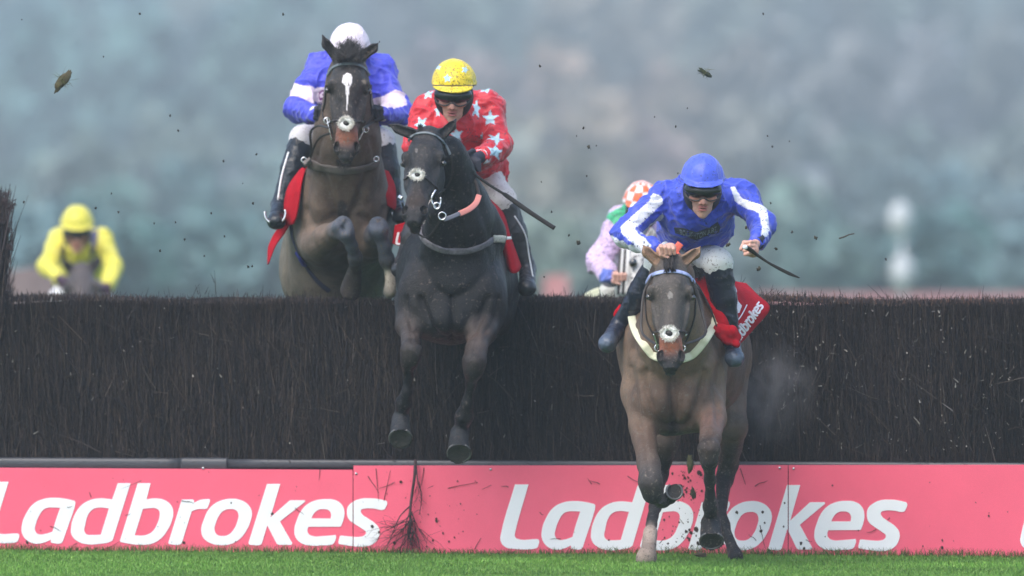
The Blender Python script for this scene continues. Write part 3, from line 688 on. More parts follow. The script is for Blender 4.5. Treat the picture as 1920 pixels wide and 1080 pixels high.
def head(s, poll, nose, fw, sc, c, cm, cb=None, ears=None, cear=None, k=.03, wide=1.1):
    """horse head: poll point, nose point (world), facing vector; returns local frame"""
    U = nz(nose - poll); Fw = nz(np.array(fw, float) - U * np.dot(fw, U)); Sd = np.cross(U, Fw)
    if Sd[0] < 0: Sd = -Sd
    L = lambda a, u, f: poll + sc * (Sd * a * wide + U * u + Fw * f)
    R = np.array([Sd, Fw, U])
    def e(a, u, f, r, col=c, kk=k, op=0): s.ell(L(a, u, f), np.array(r) * sc, col, kk * sc, op, R)
    def cn(p, q, ra, rb, col=c, kk=k, op=0): s.cone(L(*p), L(*q), ra * sc, rb * sc, col, kk * sc, op)
    cb = c if cb is None else cb
    e(0, .04, -.03, (.075, .10, .09)); e(0, .14, 0, (.092, .075, .12)); e(0, .20, -.02, (.085, .085, .11))
    for q in (-1, 1):
        e(q * .086, .175, .022, (.026, .034, .03), kk=.02)                        # brow ridge
        e(q * .096, .205, .012, (.018, .026, .022), kk=.012)
        e(q * .055, .22, -.11, (.036, .095, .125), kk=.03)                        # cheek
        cn((q * .078, .245, -.01), (q * .05, .40, -.004), .016, .012, kk=.02)     # facial crest
        e(q * .062, .30, -.035, (.022, .05, .07), kk=.03)
        e(q * .042, .528, .012, (.028, .036, .036), cm, .02)                      # nostril rim
        cn((q * .052, .06, -.02), (q * .085, .16, -.01), .02, .016, kk=.02)
    cn((0, .16, .03), (0, .45, .028), .064, .045); cn((0, .2, -.04), (0, .48, -.01), .075, .055)
    cn((0, .2, -.13), (0, .50, -.062), .045, .026)
    e(0, .468, .014, (.058, .054, .058), cb, .02); e(0, .545, -.005, (.060, .052, .05), cm, .025); e(0, .59, -.005, (.04, .035, .022), cm, .02)
    e(0, .585, -.055, (.034, .032, .026), cm, .02)
    e(0, .588, -.035, (.05, .05, .0035), cm * .4, .006, 1)
    for q in (-1, 1):
        e(q * .050, .535, .046, (.014, .032, .026), cm * .2, .008, 1)
        e(q * .112, .205, .016, (.018, .022, .013), c * .4, .01, 1)
    if ears is not None:
        ce = c if cear is None else cear
        for q, tip in ears:
            b0 = L(q * .055, -.0, -.02); t = np.array(tip); m = b0 * .45 + t * .55 + Sd * q * .012 * sc
            s.cone(b0, m, .036 * sc, .030 * sc, ce, .03); s.cone(m, t, .028 * sc, .004 * sc, ce * .8, .012)
            dv = np.array([0, -.034, 0]) * sc
            s.cone(b0 * .7 + m * .3 + dv, m * .5 + t * .5 + dv * .7, .020 * sc, .010 * sc, ce * .45, .008, 1)
    return L
def fine_box(L, sc):
    C = np.array([L(a, u, f) for a in (-.17, .17) for u in (-.26, .66) for f in (-.2, .12)])
    return (C.min(0), C.max(0))
def eyes(L, sc, par, sides=(-1, 1)):
    for q in sides:
        V, f = lathe([(.0155 * sc * math.sin(math.pi * i / 10) + 1e-4, -.0155 * sc * math.cos(math.pi * i / 10)) for i in range(11)], L(q * .099, .205, .004), 16)
        link('eye', V_mesh(V, f), m_eye, par)
def tuft(base, tips, n, r, spread, material, parent, name='forelock'):
    P = []; T = []
    for _ in range(n):
        b = base[random.randrange(len(base))]; t = tips[random.randrange(len(tips))]
        P.append(b + RNG.normal(0, spread * .6, 3)); T.append(t + RNG.normal(0, spread, 3))
    P, T = np.array(P), np.array(T); c = np.tile(lin((40, 36, 36)), (n, 1)) * RNG.uniform(.5, 1.6, n)[:, None]
    return link(name, twigs(P, T, np.full(n, r), c, bend=.25), m_hairv, parent)
m_clr = mat('fleece_fibre', attr=True, rough=.9)
m_hairv = mat('hair_strand', attr=True, rough=.5)
def fleece_ring(name, c3, rx, rz, parent, ang=0):
    rx *= .9; rz *= .92; s = S(); n = 9
    for i in range(n):
        a = 6.283 * i / n; s.ell(c3 + np.array([rx * .68 * math.cos(a), -.004 * math.sin(2 * a), rz * .66 * math.sin(a)]), (rx * .37 * random.uniform(.7, 1.25), .015, rz * .36 * random.uniform(.85, 1.15)), lin((238, 236, 230)), .008)
    o, _ = build(s, name, m_fleece, parent, .0026, disp=lambda P, N: .010 * (fbm(P * 110) - .4)); P = []; T = []
    for _ in range(420):
        a = random.random() * 6.283; q = c3 + np.array([rx * random.uniform(.55, .95) * math.cos(a), -.012, rz * random.uniform(.5, .95) * math.sin(a)]); P.append(q); T.append(q + np.array([math.cos(a) * .010, -.006, math.sin(a) * .010]) + RNG.normal(0, .004, 3))
    link('fleece_strand', twigs(np.array(P), np.array(T), np.full(len(P), .0013), np.tile(lin((232, 228, 218)), (len(P), 1)) * RNG.uniform(.8, 1.1, len(P))[:, None]), m_clr, o); s = S()
    s.ell(c3 + np.array([0, -.004, 0]), (rx * .44, .014, rz * .38), lin((60, 54, 56)), .006); build(s, 'centre_pad', m_leather, o, .0026)
    return o
def ring(name, c, r, th, parent, n=(0, -1, 0), a0=0, a1=360, material=None):
    n = nz(n); u = nz(np.cross(n, [0, 0, 1])) if abs(n[2]) < .9 else np.array([1., 0, 0]); w = np.cross(n, u); closed = a1 - a0 >= 360
    A = np.radians(np.linspace(a0, a1, 13)[:12 if closed else 13]); pts = [c + r * (u * math.cos(a) + w * math.sin(a)) for a in A]
    return link(name, sweep(pts, th, th, nrm=[n] * len(pts), n=3, closed=closed, seg=8), material or m_metal, parent)
def hoof(s, p, d, r, c, up=None):
    """hoof: p fetlock end (world), d direction to the toe"""
    d = nz(d); s.cone(p, p + d * r * .9, r * .86, r * 1.06, c, .006)
    return p + d * r * .9
def leg(s, pts, cs, k=.02):
    for q in range(len(pts) - 1):
        a, b = pts[q], pts[q + 1]; s.cone(W(*a[:3]), W(*b[:3]), RM(a[3], a[2]), RM(b[3], b[2]), cs[min(q, len(cs) - 1)], k)
def toe(s, a, b, ra, rb, c, par, shoe=True):
    """hoof wall from coronet a to sole b with a flat sole and a worn steel shoe"""
    a, b = W(*a), W(*b); d = nz(b - a); s.cone(a, b + d * .02, ra, rb, c, .006); s.ell(b + d * .135, (.13, .13, .13), lin((70, 64, 60)), .004, 1); s.cone(a - d * .006, a, ra * 1.06, ra * 1.04, c * 1.4, .008)
    if shoe: SHOES.append((par, b + d * .006, d, rb * .88))
SHOES = []
def text_on(bvh, fn, name, parent, off=.0035, material=None, drop=()):
    parts = []
    for ch, (V, f) in G.items():
        if ch in drop: continue
        bm = bmesh.new(); vv = [bm.verts.new((x, y, 0)) for x, y in V]
        for q in f:
            try: bm.faces.new([vv[i] for i in q])
            except ValueError: pass
        bm.verts.index_update(); xy = [fn(v.co.x, v.co.y) for v in bm.verts]; f2 = [tuple(v.index for v in fc.verts) for fc in bm.faces]; bm.free()
        fr = []; bk = []; ok = True
        for x, y in xy:
            p, n = hit(bvh, x, y, None, off) if bvh.ray_cast(EYE + (Vector(W(x, y, 0)) - EYE).normalized() * 50, (Vector(W(x, y, 0)) - EYE).normalized())[0] is not None else (None, None)
            if p is None: ok = False; break
            n = n if n[1] < 0 else -n; fr.append(p); bk.append(p - n * (off - .0003))
        if ok: parts.append(solid(xy, f2, np.array(fr), np.array(bk)))
    if parts: return link(name, multi(parts), material or m_letter, parent, smooth=False)
def coatdisp(P, N):
    r = np.clip(1 - np.abs(2 * fbm(P * np.array([7, 7, 4]) + 3, 2) - .75) * 2.2, 0, 1) ** 1.5
    return .010 * (fbm(P * 8, 3) - .45) - .008 * r + .0018 * (vnoise(P * 45) - .5)

def both(a, b): return lambda P, N: a(P, N) + b(P, N)
CV3 = both(coatdisp, carve([([(1262, 700), (1263, 760), (1263, 812)], 6, -.022), ([(1206, 700), (1216, 748), (1236, 790), (1262, 806)], 7, -.020), ([(1322, 700), (1310, 748), (1290, 790), (1264, 806)], 7, -.020),
    ([(1186, 655), (1215, 700), (1262, 716), (1308, 700), (1342, 655)], 9, -.014), ([(1238, 745), (1240, 765)], 20, .016), ([(1287, 745), (1286, 765)], 20, .016), ([(1180, 690), (1190, 750), (1198, 800)], 7, -.014), ([(1348, 690), (1345, 760), (1350, 800)], 7, -.014),
    ([(1204, 800), (1212, 850), (1218, 890)], 4, -.007), ([(1326, 780), (1322, 815), (1330, 835)], 4, -.008), ([(1222, 560), (1232, 620), (1236, 660)], 4, -.006), ([(1290, 560), (1282, 620), (1278, 660)], 4, -.006),
    ([(1195, 600), (1200, 660)], 8, .010), ([(1330, 600), (1322, 660)], 8, .010), ([(1195, 765), (1203, 775), (1200, 800), (1208, 830)], 1.6, .004), ([(1340, 770), (1333, 790), (1338, 812)], 1.6, .004), ([(1392, 720), (1378, 790)], 8, -.012)], -.3))
CV2 = both(coatdisp, carve([([(848, 560), (850, 600), (848, 640)], 6, -.022), ([(790, 560), (806, 605), (825, 632), (846, 642)], 7, -.020), ([(914, 560), (896, 605), (875, 632), (850, 642)], 7, -.020),
    ([(788, 490), (815, 540), (848, 556), (885, 540), (930, 490)], 9, -.014), ([(820, 585), (826, 605)], 20, .014), ([(876, 585), (872, 605)], 20, .014), ([(758, 560), (768, 600), (784, 620)], 6, -.012), ([(936, 560), (928, 600), (912, 620)], 6, -.012),
    ([(890, 330), (905, 400), (925, 450)], 8, -.012), ([(850, 360), (858, 420), (856, 460)], 10, -.012), ([(825, 420), (832, 460)], 8, .01), ([(768, 600), (774, 640)], 4, -.006), ([(898, 620), (890, 655)], 4, -.006), ([(808, 640), (812, 610), (806, 590)], 1.6, .004), ([(800, 500), (806, 530), (802, 560), (812, 590)], 1.6, .003)], .0))
CV1 = both(coatdisp, carve([([(604, 325), (616, 360), (630, 395), (644, 428)], 8, -.022), ([(690, 325), (678, 360), (662, 395), (646, 428)], 8, -.022), ([(570, 395), (592, 425), (622, 408)], 8, -.014), ([(722, 395), (704, 420), (676, 408)], 8, -.014),
    ([(576, 335), (571, 380), (564, 430)], 6, -.010), ([(592, 372), (598, 388)], 18, .014), ([(694, 372), (690, 388)], 18, .014), ([(646, 350), (646, 385)], 12, -.012), ([(636, 190), (632, 225)], 4, -.005), ([(668, 190), (670, 225)], 4, -.005), ([(600, 262), (590, 300)], 6, -.010), ([(698, 262), (704, 296)], 6, -.010)], .7))
# ---------------------------------------------------------------- horse at the right (bay, galloping on after the fence)
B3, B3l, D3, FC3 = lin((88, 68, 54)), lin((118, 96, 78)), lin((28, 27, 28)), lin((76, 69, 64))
h3 = empty('horse', (.95, -2.0, 0), 'dark bay horse galloping off the fence with a pale breastplate and one white sock', 'horse')
s = S(); poll = W(1258, 488, -2.86); nose = W(1257, 706, -3.12)
# trunk
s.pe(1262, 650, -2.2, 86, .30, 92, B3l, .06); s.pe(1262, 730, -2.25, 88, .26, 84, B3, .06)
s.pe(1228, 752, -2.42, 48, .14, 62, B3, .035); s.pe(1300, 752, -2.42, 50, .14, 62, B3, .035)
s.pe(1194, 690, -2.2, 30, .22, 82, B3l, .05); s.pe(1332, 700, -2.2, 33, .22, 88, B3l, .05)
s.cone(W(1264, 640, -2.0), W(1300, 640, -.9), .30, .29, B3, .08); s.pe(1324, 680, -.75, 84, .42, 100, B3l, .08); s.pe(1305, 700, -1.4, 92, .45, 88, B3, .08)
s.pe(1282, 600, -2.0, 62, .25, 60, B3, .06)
s.ell(W(1262, 800, -2.35), (.10, .10, .05), D3, .05)
s.cone(W(1264, 815, -2.56), W(1264, 730, -2.62), .02, .03, D3, .05, 1)
# neck
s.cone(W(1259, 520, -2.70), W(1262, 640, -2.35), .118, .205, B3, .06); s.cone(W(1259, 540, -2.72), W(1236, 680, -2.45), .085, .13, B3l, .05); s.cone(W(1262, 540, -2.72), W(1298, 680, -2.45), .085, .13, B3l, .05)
# fore legs
leg(s, [(1196, 735, -2.3, 34), (1206, 800, -2.45, 27), (1216, 870, -2.68, 21), (1219, 905, -2.78, 22.5), (1222, 925, -2.76, 19), (1241, 940, -2.5, 13), (1256, 934, -2.42, 14)], [B3l, B3, lin((70, 62, 58)), D3, D3, D3], .03)
toe(s, (1255, 932, -2.42), (1264, 922, -2.54), .038, .046, D3 * .8, h3)
leg(s, [(1325, 745, -2.3, 38), (1336, 785, -2.5, 27), (1331, 822, -2.75, 20), (1329, 842, -2.85, 21.5), (1329, 862, -2.84, 18), (1331, 900, -2.76, 10.5), (1332, 930, -2.7, 11), (1332, 948, -2.66, 15), (1333, 972, -2.55, 13)], [B3l, lin((122, 92, 78)), B3 * .7, D3, D3, D3, D3, D3], .03)
toe(s, (1333, 982, -2.56), (1334, 1012, -2.64), .050, .066, D3 * .85, h3)
# hind legs
leg(s, [(1262, 720, -1.0, 50), (1248, 830, -1.05, 26), (1234, 890, -.95, 19), (1228, 950, -1.3, 11), (1221, 985, -1.5, 12)], [B3, D3, D3, D3], .03)
SOCK = lin((176, 158, 146)); leg(s, [(1219, 998, -1.55, 14.5), (1217, 1020, -1.62, 13)], [SOCK], .015)
s.cone(W(1217, 1024, -1.62), W(1212, 1046, -1.72), .036, .054, lin((150, 134, 122)), .012)
leg(s, [(1352, 730, -.8, 52), (1372, 800, -.95, 30), (1366, 868, -.75, 19), (1357, 900, -.75, 17), (1352, 950, -1.0, 12), (1357, 985, -1.1, 13), (1366, 1010, -1.16, 12)], [B3l, lin((64, 58, 54)), D3, D3, D3, D3], .03)
s.cone(W(1370, 1018, -1.18), W(1379, 1043, -1.28), .032, .046, D3, .012)
# tail behind
s.cone(W(1330, 640, -.35), W(1342, 860, -.25), .06, .03, D3, .03)
L3 = head(s, poll, nose, (0, -1, .25), 1.0, FC3, lin((36, 36, 40)), lin((190, 104, 62)), ears=((-1, W(1206, 459, -2.84)), (1, W(1314, 461, -2.84))), cear=lin((150, 118, 92)))
def p3(x, y, P, N): return ((P[:, 1] < -1.6) & (y > 786) & (y < 835) & (x > 1305) & (N[:, 1] < 0)) * .0
star = [(1250, 552), (1256, 545), (1263, 551), (1261, 558), (1254, 560)]
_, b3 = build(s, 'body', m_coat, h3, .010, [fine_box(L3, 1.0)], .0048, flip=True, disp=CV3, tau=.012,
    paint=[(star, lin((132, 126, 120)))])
eyes(L3, 1.0, h3)
tuft([W(1250, 506, -2.97), W(1262, 506, -2.97), W(1256, 500, -2.92)], [W(1252, 482, -2.90), W(1262, 480, -2.90), W(1257, 477, -2.87)], 260, .002, .012, m_hair, h3)
# mane hair hanging on the right of the neck
tuft([W(1300, 500, -2.6), W(1316, 506, -2.5)], [W(1312, 524, -2.58), W(1320, 516, -2.5), W(1306, 520, -2.6)], 120, .0015, .009, m_hair, h3, 'mane')
br3 = empty('bridle', tuple(W(1256, 560, -3.0)), None, None); br3.parent = h3; br3.location = Vector(W(1256, 560, -3.0)) - h3.location
def kid(name, me, material, par): return link(name, me, material, par)
m_brow = mat('pale_blue_browband', lin((170, 182, 226)), .5, bump=.6, bscale=120)
strap('browband', b3, [(1213, 530), (1222, 517), (1240, 511), (1257, 509), (1275, 511), (1290, 517), (1301, 530)], 8, m_brow, br3, .004)
strap('cheek_strap', b3, [(1214, 528), (1211, 560), (1214, 600), (1226, 628), (1232, 642)], 3.5, m_leather, br3)
strap('cheek_strap', b3, [(1300, 528), (1303, 560), (1301, 595), (1291, 628), (1284, 642)], 3.5, m_leather, br3)
strap('noseband', b3, [(1224, 622), (1238, 622), (1256, 624), (1274, 622), (1290, 622)], 4, m_leather, br3)
for x0, x1, y0, y1 in ((1228, 1233, 624, 652), (1287, 1280, 624, 652)):
    link('bit_cheek', sweep([hit(b3, x0, y0, -3.05, .012)[0], hit(b3, (x0 + x1) / 2, (y0 + y1) / 2, -3.05, .012)[0], hit(b3, x1, y1, -3.08, .012)[0]], .0045, .004, n=4), m_metal, br3)
    ring('bit_ring', hit(b3, x1, y1 - 2, -3.08, .014)[0], .016, .004, br3)
fleece_ring('nose_fleece', hit(b3, 1255, 626, -3.05, .008)[0], .050, .042, br3)
m_cream = mat('cream_breastplate', lin((214, 214, 186)), .75, bump=.4, bscale=90, mud=.33, mudcol=(120, 112, 88), mscale=70)
_q = lambda x, y: hit(b3, x, y, -2.5, .008)[0]
_bl = [_q(1186, 592), _q(1190, 610), _q(1197, 626), _q(1208, 644), _q(1219, 658), _q(1226, 665)]; _br = [_q(1294, 666), _q(1303, 659), _q(1314, 646), _q(1325, 630), _q(1335, 612), _q(1342, 592)]
_yc = min(_bl[-1][1], _br[0][1]) - .03
link('breastplate', sweep(_bl + [W(1240, 672, _yc), W(1258, 675, _yc), W(1279, 673, _yc)] + _br, RM(7.6, -2.5), .005, n=5), m_cream, h3)
for x, y in ((1184, 593), (1344, 591)): ring('buckle', hit(b3, x, y, -2.5, .018)[0], .013, .004, bp3 if False else h3)
rn = empty('reins', (0, 0, 0), None, None); rn.parent = h3; rn.location = Vector(W(1262, 560, -2.8)) - h3.location
link('rein', sweep([W(1229, 645, -3.06), W(1205, 625, -2.9), W(1203, 590, -2.85), W(1209, 545, -2.8), W(1232, 505, -2.75), W(1262, 478, -2.72)], .0065, .0022, n=6), m_leather, rn)
link('rein', sweep([W(1285, 645, -3.06), W(1322, 627, -2.9), W(1316, 585, -2.8), W(1303, 540, -2.78), W(1288, 500, -2.75), W(1270, 476, -2.72)], .0065, .0022, n=6), m_leather, rn)
link('rein', sweep([W(1344, 612, -2.5), W(1330, 575, -2.5), W(1312, 540, -2.5), W(1300, 525, -2.5)], .004, .0022, n=6), m_leather, rn)
m_orange = mat('orange_rubber', lin((226, 104, 84)), .6)
link('rein_grip', sweep([W(1264, 474, -2.77), W(1269, 466, -2.77), W(1276, 456, -2.77)], .018, .003, n=4), m_orange, rn)
link('rein_grip', sweep([W(1276, 484, -2.77), W(1272, 478, -2.78), W(1269, 474, -2.78)], .011, .003, n=4), m_orange, rn)
sc3, bs3 = sheet('saddle_cloth', [[(1300, 524, -2.2), (1318, 518, -2.1), (1345, 512, -1.9), (1372, 526, -1.75), (1399, 532, -1.6)],
    [(1325, 560, -2.28), (1345, 560, -2.26), (1362, 556, -2.2), (1388, 552, -1.95), (1420, 553, -1.7)],
    [(1345, 605, -2.3), (1360, 606, -2.33), (1374, 604, -2.25), (1400, 596, -2.02), (1443, 578, -1.8)],
    [(1357, 648, -2.26), (1366, 650, -2.3), (1380, 648, -2.25), (1392, 640, -2.05), (1415, 614, -1.85)]], .006, m_cloth, h3, 7, .012, .07)
sl3, _ = sheet('saddle_cloth_flap', [[(1163, 570, -2.1), (1153, 582, -2.1), (1150, 590, -2.1)], [(1172, 620, -2.15), (1164, 630, -2.1), (1162, 640, -2.1)], [(1178, 660, -2.2), (1170, 662, -2.15), (1167, 664, -2.12)]], .006, m_cloth, h3, 5)
def t3(x, y):
    u = (x - 40) / 685; v = (y - 1021) / 120; ux, uy = (1433 - 1376), (566 - 640); ux, uy = 46, -66; n = math.hypot(ux, uy)
    nx, ny = -uy / n, ux / n; return 1386 + ux * u + nx * v * 19, 640 + uy * u + ny * v * 19
text_on(bs3, t3, 'cloth_lettering', sc3, .007, drop=('L',))
def decal(bvh, poly, name, parent, material, off=.005, step=None):
    cu = bpy.data.curves.new('g', 'CURVE'); cu.dimensions = '2D'; cu.fill_mode = 'BOTH'; sp_ = cu.splines.new('POLY'); sp_.points.add(len(poly) - 1); sp_.use_cyclic_u = True
    for q, (x, y) in zip(sp_.points, poly): q.co = (x, -y, 0, 1)
    o = bpy.data.objects.new('g', cu); COL.objects.link(o); dg = bpy.context.evaluated_depsgraph_get(); me = o.evaluated_get(dg).to_mesh()
    bm = bmesh.new(); bm.from_mesh(me); o.evaluated_get(dg).to_mesh_clear(); bpy.data.objects.remove(o)
    bmesh.ops.subdivide_edges(bm, edges=bm.edges[:], cuts=2, use_grid_fill=True); bmesh.ops.triangulate(bm, faces=bm.faces[:])
    bm.verts.index_update(); xy = [(v.co.x, -v.co.y) for v in bm.verts]; f2 = [tuple(v.index for v in fc.verts) for fc in bm.faces]; bm.free()
    fr = []; bk = []
    for x, y in xy:
        p, n = hit(bvh, x, y, 0, off); n = n if n[1] < 0 else -n; fr.append(p); bk.append(p - n * (off - .0004))
    return link(name, V_mesh(*solid(xy, f2, np.array(fr), np.array(bk))), material, parent, smooth=False)
_fs = S()
for a_, b_, r_ in (((1350, 618, -2.42), (1372, 622, -2.46), 12), ((1372, 622, -2.46), (1383, 632, -2.44), 11), ((1362, 634, -2.44), (1382, 646, -2.46), 9), ((1352, 625, -2.42), (1366, 640, -2.44), 9)): _fs.cone(W(*a_), W(*b_), RM(r_), RM(r_ * .7), lin((196, 26, 44)), .02)
build(_fs, 'saddle_cloth_bunched_edge', m_cloth, h3, .005, disp=lambda P, N: .010 * (fbm(P * 40, 2) - .4))
link('cloth_piping', sweep([hit(bs3, x, y, -2.2, .008)[0] for x, y in ((1378, 604), (1386, 594), (1393, 582), (1398, 573))], .003, .002, n=3), m_letter, sc3)
decal(bs3, [(1373, 541), (1378, 541), (1380, 547), (1379, 556), (1382, 566), (1389, 574), (1384, 587), (1378, 588), (1375, 583)], 'cloth_number', sc3, m_letter, .007)

# ---------------------------------------------------------------- black horse in the middle, landing
K, K2, K3 = lin((11, 11, 12)), lin((26, 22, 21)), lin((10, 10, 12))
h2 = empty('horse', (-.25, -.3, .5), 'black horse landing over the fence with forelegs stretched down and grey girth strap', 'horse')
s = S(); poll = W(803, 250, -1.12); nose = W(776, 418, -1.50)
s.pe(850, 545, -.62, 100, .27, 98, K, .06); s.pe(845, 480, -.55, 88, .24, 70, K, .06); s.pe(838, 600, -.70, 72, .2, 46, K3, .05)
s.pe(800, 560, -.72, 56, .15, 76, K2, .035); s.pe(898, 560, -.72, 54, .15, 78, K2, .035)
s.cone(W(848, 520, -.4), W(880, 480, .9), .30, .27, K, .08); s.pe(882, 470, 1.2, 92, .4, 88, K2, .08); s.pe(862, 545, -.1, 113, .4, 96, K, .08)
s.pe(905, 590, -.1, 60, .3, 50, K2, .05)
s.cone(W(838, 290, -1.0), W(862, 420, -.78), .10, .15, K, .06); s.cone(W(862, 420, -.78), W(852, 500, -.62), .16, .235, K, .06); s.cone(W(845, 300, -.95), W(905, 440, -.6), .09, .13, K2, .05)
s.cone(W(822, 400, -.95), W(826, 500, -.72), .07, .11, K, .05)
s.cone(W(846, 640, -.94), W(848, 540, -1.0), .02, .03, K3, .05, 1)
leg(s, [(780, 565, -.62, 42), (768, 610, -.78, 26), (770, 640, -.9, 18), (772, 658, -.98, 20), (769, 676, -.97, 16), (765, 706, -.92, 9.5), (762, 736, -.9, 10), (756, 756, -.86, 15), (753, 778, -.8, 13)], [K2, lin((72, 62, 57)), lin((66, 58, 54)), K2, K, K, K, K3], .03)
toe(s, (752, 788, -.82), (751, 820, -.94), .048, .066, lin((40, 42, 44)), h2)
leg(s, [(906, 580, -.6, 46), (902, 620, -.82, 30), (893, 655, -.98, 19), (889, 678, -1.04, 21), (887, 695, -1.03, 17), (882, 724, -.96, 10), (876, 758, -.92, 10.5), (870, 780, -.88, 16), (864, 805, -.82, 14)], [K2, lin((80, 67, 60)), lin((70, 60, 56)), K2, K, K, K, K3], .03)
toe(s, (862, 814, -.84), (861, 848, -.96), .048, .068, lin((40, 42, 44)), h2)
leg(s, [(840, 500, 1.2, 50), (830, 560, 1.5, 26), (836, 540, 1.9, 17), (842, 560, 2.2, 12), (842, 575, 2.4, 14)], [K, K, K3, K3], .03)
leg(s, [(915, 500, 1.2, 50), (905, 560, 1.5, 26), (902, 540, 1.9, 17), (898, 560, 2.2, 12), (896, 575, 2.4, 14)], [K, K, K3, K3], .03)
s.cone(W(890, 430, 1.5), W(880, 500, 2.1), .06, .03, K3, .03)
L2 = head(s, poll, nose, (-.20, -1, .55), 1.02, lin((42, 40, 40)), lin((28, 27, 29)), lin((66, 48, 40)), ears=((-1, W(722, 230, -1.1)), (1, W(856, 222, -1.05))), wide=1.04)
_, b2 = build(s, 'body', m_coatd, h2, .010, [fine_box(L2, 1.02)], .0048, flip=True, disp=CV2, tau=.012, paint=[([(779, 277), (783, 279), (781, 286), (777, 283)], lin((110, 104, 100)))])
eyes(L2, 1.02, h2)
tuft([W(785, 246, -1.18), W(790, 246, -1.18)], [W(786, 236, -1.17), W(790, 235, -1.17)], 90, .002, .006, m_hair, h2)
br2 = empty('bridle', (0, 0, 0), None, None); br2.parent = h2; br2.location = Vector(W(790, 320, -1.2)) - h2.location
m_brow2 = mat('grey_browband', lin((104, 112, 116)), .5)
strap('browband', b2, [(764, 266), (774, 255), (790, 250), (806, 251), (822, 259), (836, 274), (844, 290)], 5, m_brow2, br2)
strap('cheek_strap', b2, [(846, 292), (848, 325), (838, 350), (822, 362), (812, 372)], 3.5, m_leather, br2)
strap('noseband', b2, [(758, 338), (770, 329), (784, 328), (800, 336), (815, 348), (822, 356)], 3.5, m_leather, br2)
fleece_ring('nose_fleece', hit(b2, 783, 329, -1.3, .008)[0], .043, .031, br2)
link('bit_cheek', sweep([W(817, 356, -1.42), W(811, 366, -1.44), (W(809, 376, -1.44)), W(814, 386, -1.44), W(821, 390, -1.43), W(826, 380, -1.42), W(826, 370, -1.42)], .0045, .004, n=4), m_metal, br2)
ring('bit_ring', W(819, 386, -1.44), .016, .004, br2); ring('rein_ring', W(829, 405, -1.43), .019, .004, br2)
link('bit_cheek', sweep([W(748, 368, -1.36), W(754, 372, -1.38)], .010, .006, n=4), m_metal, br2)
rn = empty('reins', (0, 0, 0), None, None); rn.parent = h2; rn.location = Vector(W(870, 380, -1)) - h2.location
m_pink = mat('salmon_rubber', lin((214, 134, 122)), .7)
link('rein', sweep([W(832, 412, -1.4), W(846, 407, -1.36), W(862, 400, -1.3)], .011, .003, n=4), mat('grey_web', lin((116, 116, 124)), .8), rn)
link('rein_grip', sweep([W(861, 401, -1.3), W(880, 392, -1.25), W(893, 380, -1.15), W(898, 366, -1.05)], .015, .0035, n=6), m_pink, rn)
link('rein', sweep([W(898, 366, -1.05), W(893, 345, -.95), W(880, 322, -.9)], .009, .003, n=5), m_leather, rn)
link('rein', sweep([W(754, 380, -1.38), W(768, 420, -1.2), W(800, 445, -1.15), W(829, 408, -1.42)], .005, .0025, n=5), m_leather, rn)
m_girth = mat('braided_grey_strap', lin((112, 108, 114)), .85, bump=1, bscale=70, var=.35, vscale=50)
bp2 = strap('breast_strap', b2, [(789, 432, ), (796, 448), (815, 462), (842, 470), (872, 470), (900, 462), (921, 450)], 13, m_girth, h2, .006, .008)
strap('strap_buckle', b2, [(922, 447), (932, 447), (943, 448)], 14, mat('muddy_white_buckle', lin((186, 186, 174)), .7, mud=.4), h2, .007, .012)
strap('strap_tail', b2, [(944, 447, -.62), (958, 446, -.55)], 6, m_fleece, h2, .004, .01)
strap('girth', b2, [(958, 440, -.25), (950, 500, -.2), (958, 560, -.1)], 10, m_leather, h2, .005, .01)
m_cl2 = m_cloth
c2, bs2 = sheet('saddle_cloth', [[(884, 352, -.42), (894, 358, -.4), (906, 368, -.3), (915, 372, -.2)], [(918, 392, -.45), (926, 394, -.45), (936, 396, -.35), (942, 400, -.2)], [(938, 440, -.45), (946, 440, -.46), (952, 440, -.4), (956, 444, -.2)], [(950, 500, -.4), (960, 512, -.45), (970, 510, -.4), (976, 500, -.25)]], .012, m_cloth, h2, 6)
c2b, bs2b = sheet('saddle_cloth_corner', [[(741, 422, .15), (756, 418, .1), (776, 410, .05)], [(738, 440, .15), (756, 440, .1), (772, 438, .05)], [(736, 457, .15), (754, 463, .1), (768, 466, .05)]], .006, m_cloth, h2, 5)
def t2(x, y):
    u = (x + 32) / 758; v = (y - 1018) / 115; return 743 + 110 * u, 459 + 6 * u + v * 24
text_on(bs2b, t2, 'cloth_lettering', c2b, .005)
sheet('saddle_pad', [[(905, 372, -.1), (930, 378, 0), (955, 378, .1)], [(925, 400, -.1), (950, 400, 0), (968, 410, .1)], [(942, 440, -.1), (960, 445, 0), (972, 440, .1)]], .03, m_leather, h2, 5)

# ---------------------------------------------------------------- brown horse at the left, rising over the fence
A, A2, A3 = lin((92, 76, 64)), lin((110, 92, 78)), lin((50, 45, 43)); TAN = lin((110, 100, 82)); CN = lin((78, 84, 96))
h1 = empty('horse', (-.88, 1.0, .7), 'brown horse rising over the fence with a white blaze and tucked forelegs', 'horse')
s = S(); poll = W(654, 104, .02); nose = W(649, 304, -.20)
s.pe(643, 400, .62, 80, .26, 84, A, .06); s.pe(645, 345, .6, 70, .24, 60, A, .06); s.pe(608, 395, .52, 46, .17, 76, A2, .035); s.pe(682, 395, .52, 46, .17, 76, A2, .035)
s.pe(604, 455, .55, 46, .18, 46, A2, .04); s.pe(694, 450, .55, 42, .18, 44, A2, .04)
s.cone(W(640, 420, .8), W(628, 500, 1.7), .29, .29, TAN, .08); s.pe(622, 510, 1.2, 100, .42, 100, TAN, .08); s.pe(640, 560, 2.0, 92, .4, 80, TAN, .08)
s.cone(W(640, 330, .30), W(643, 460, .34), .02, .034, A3, .06, 1)
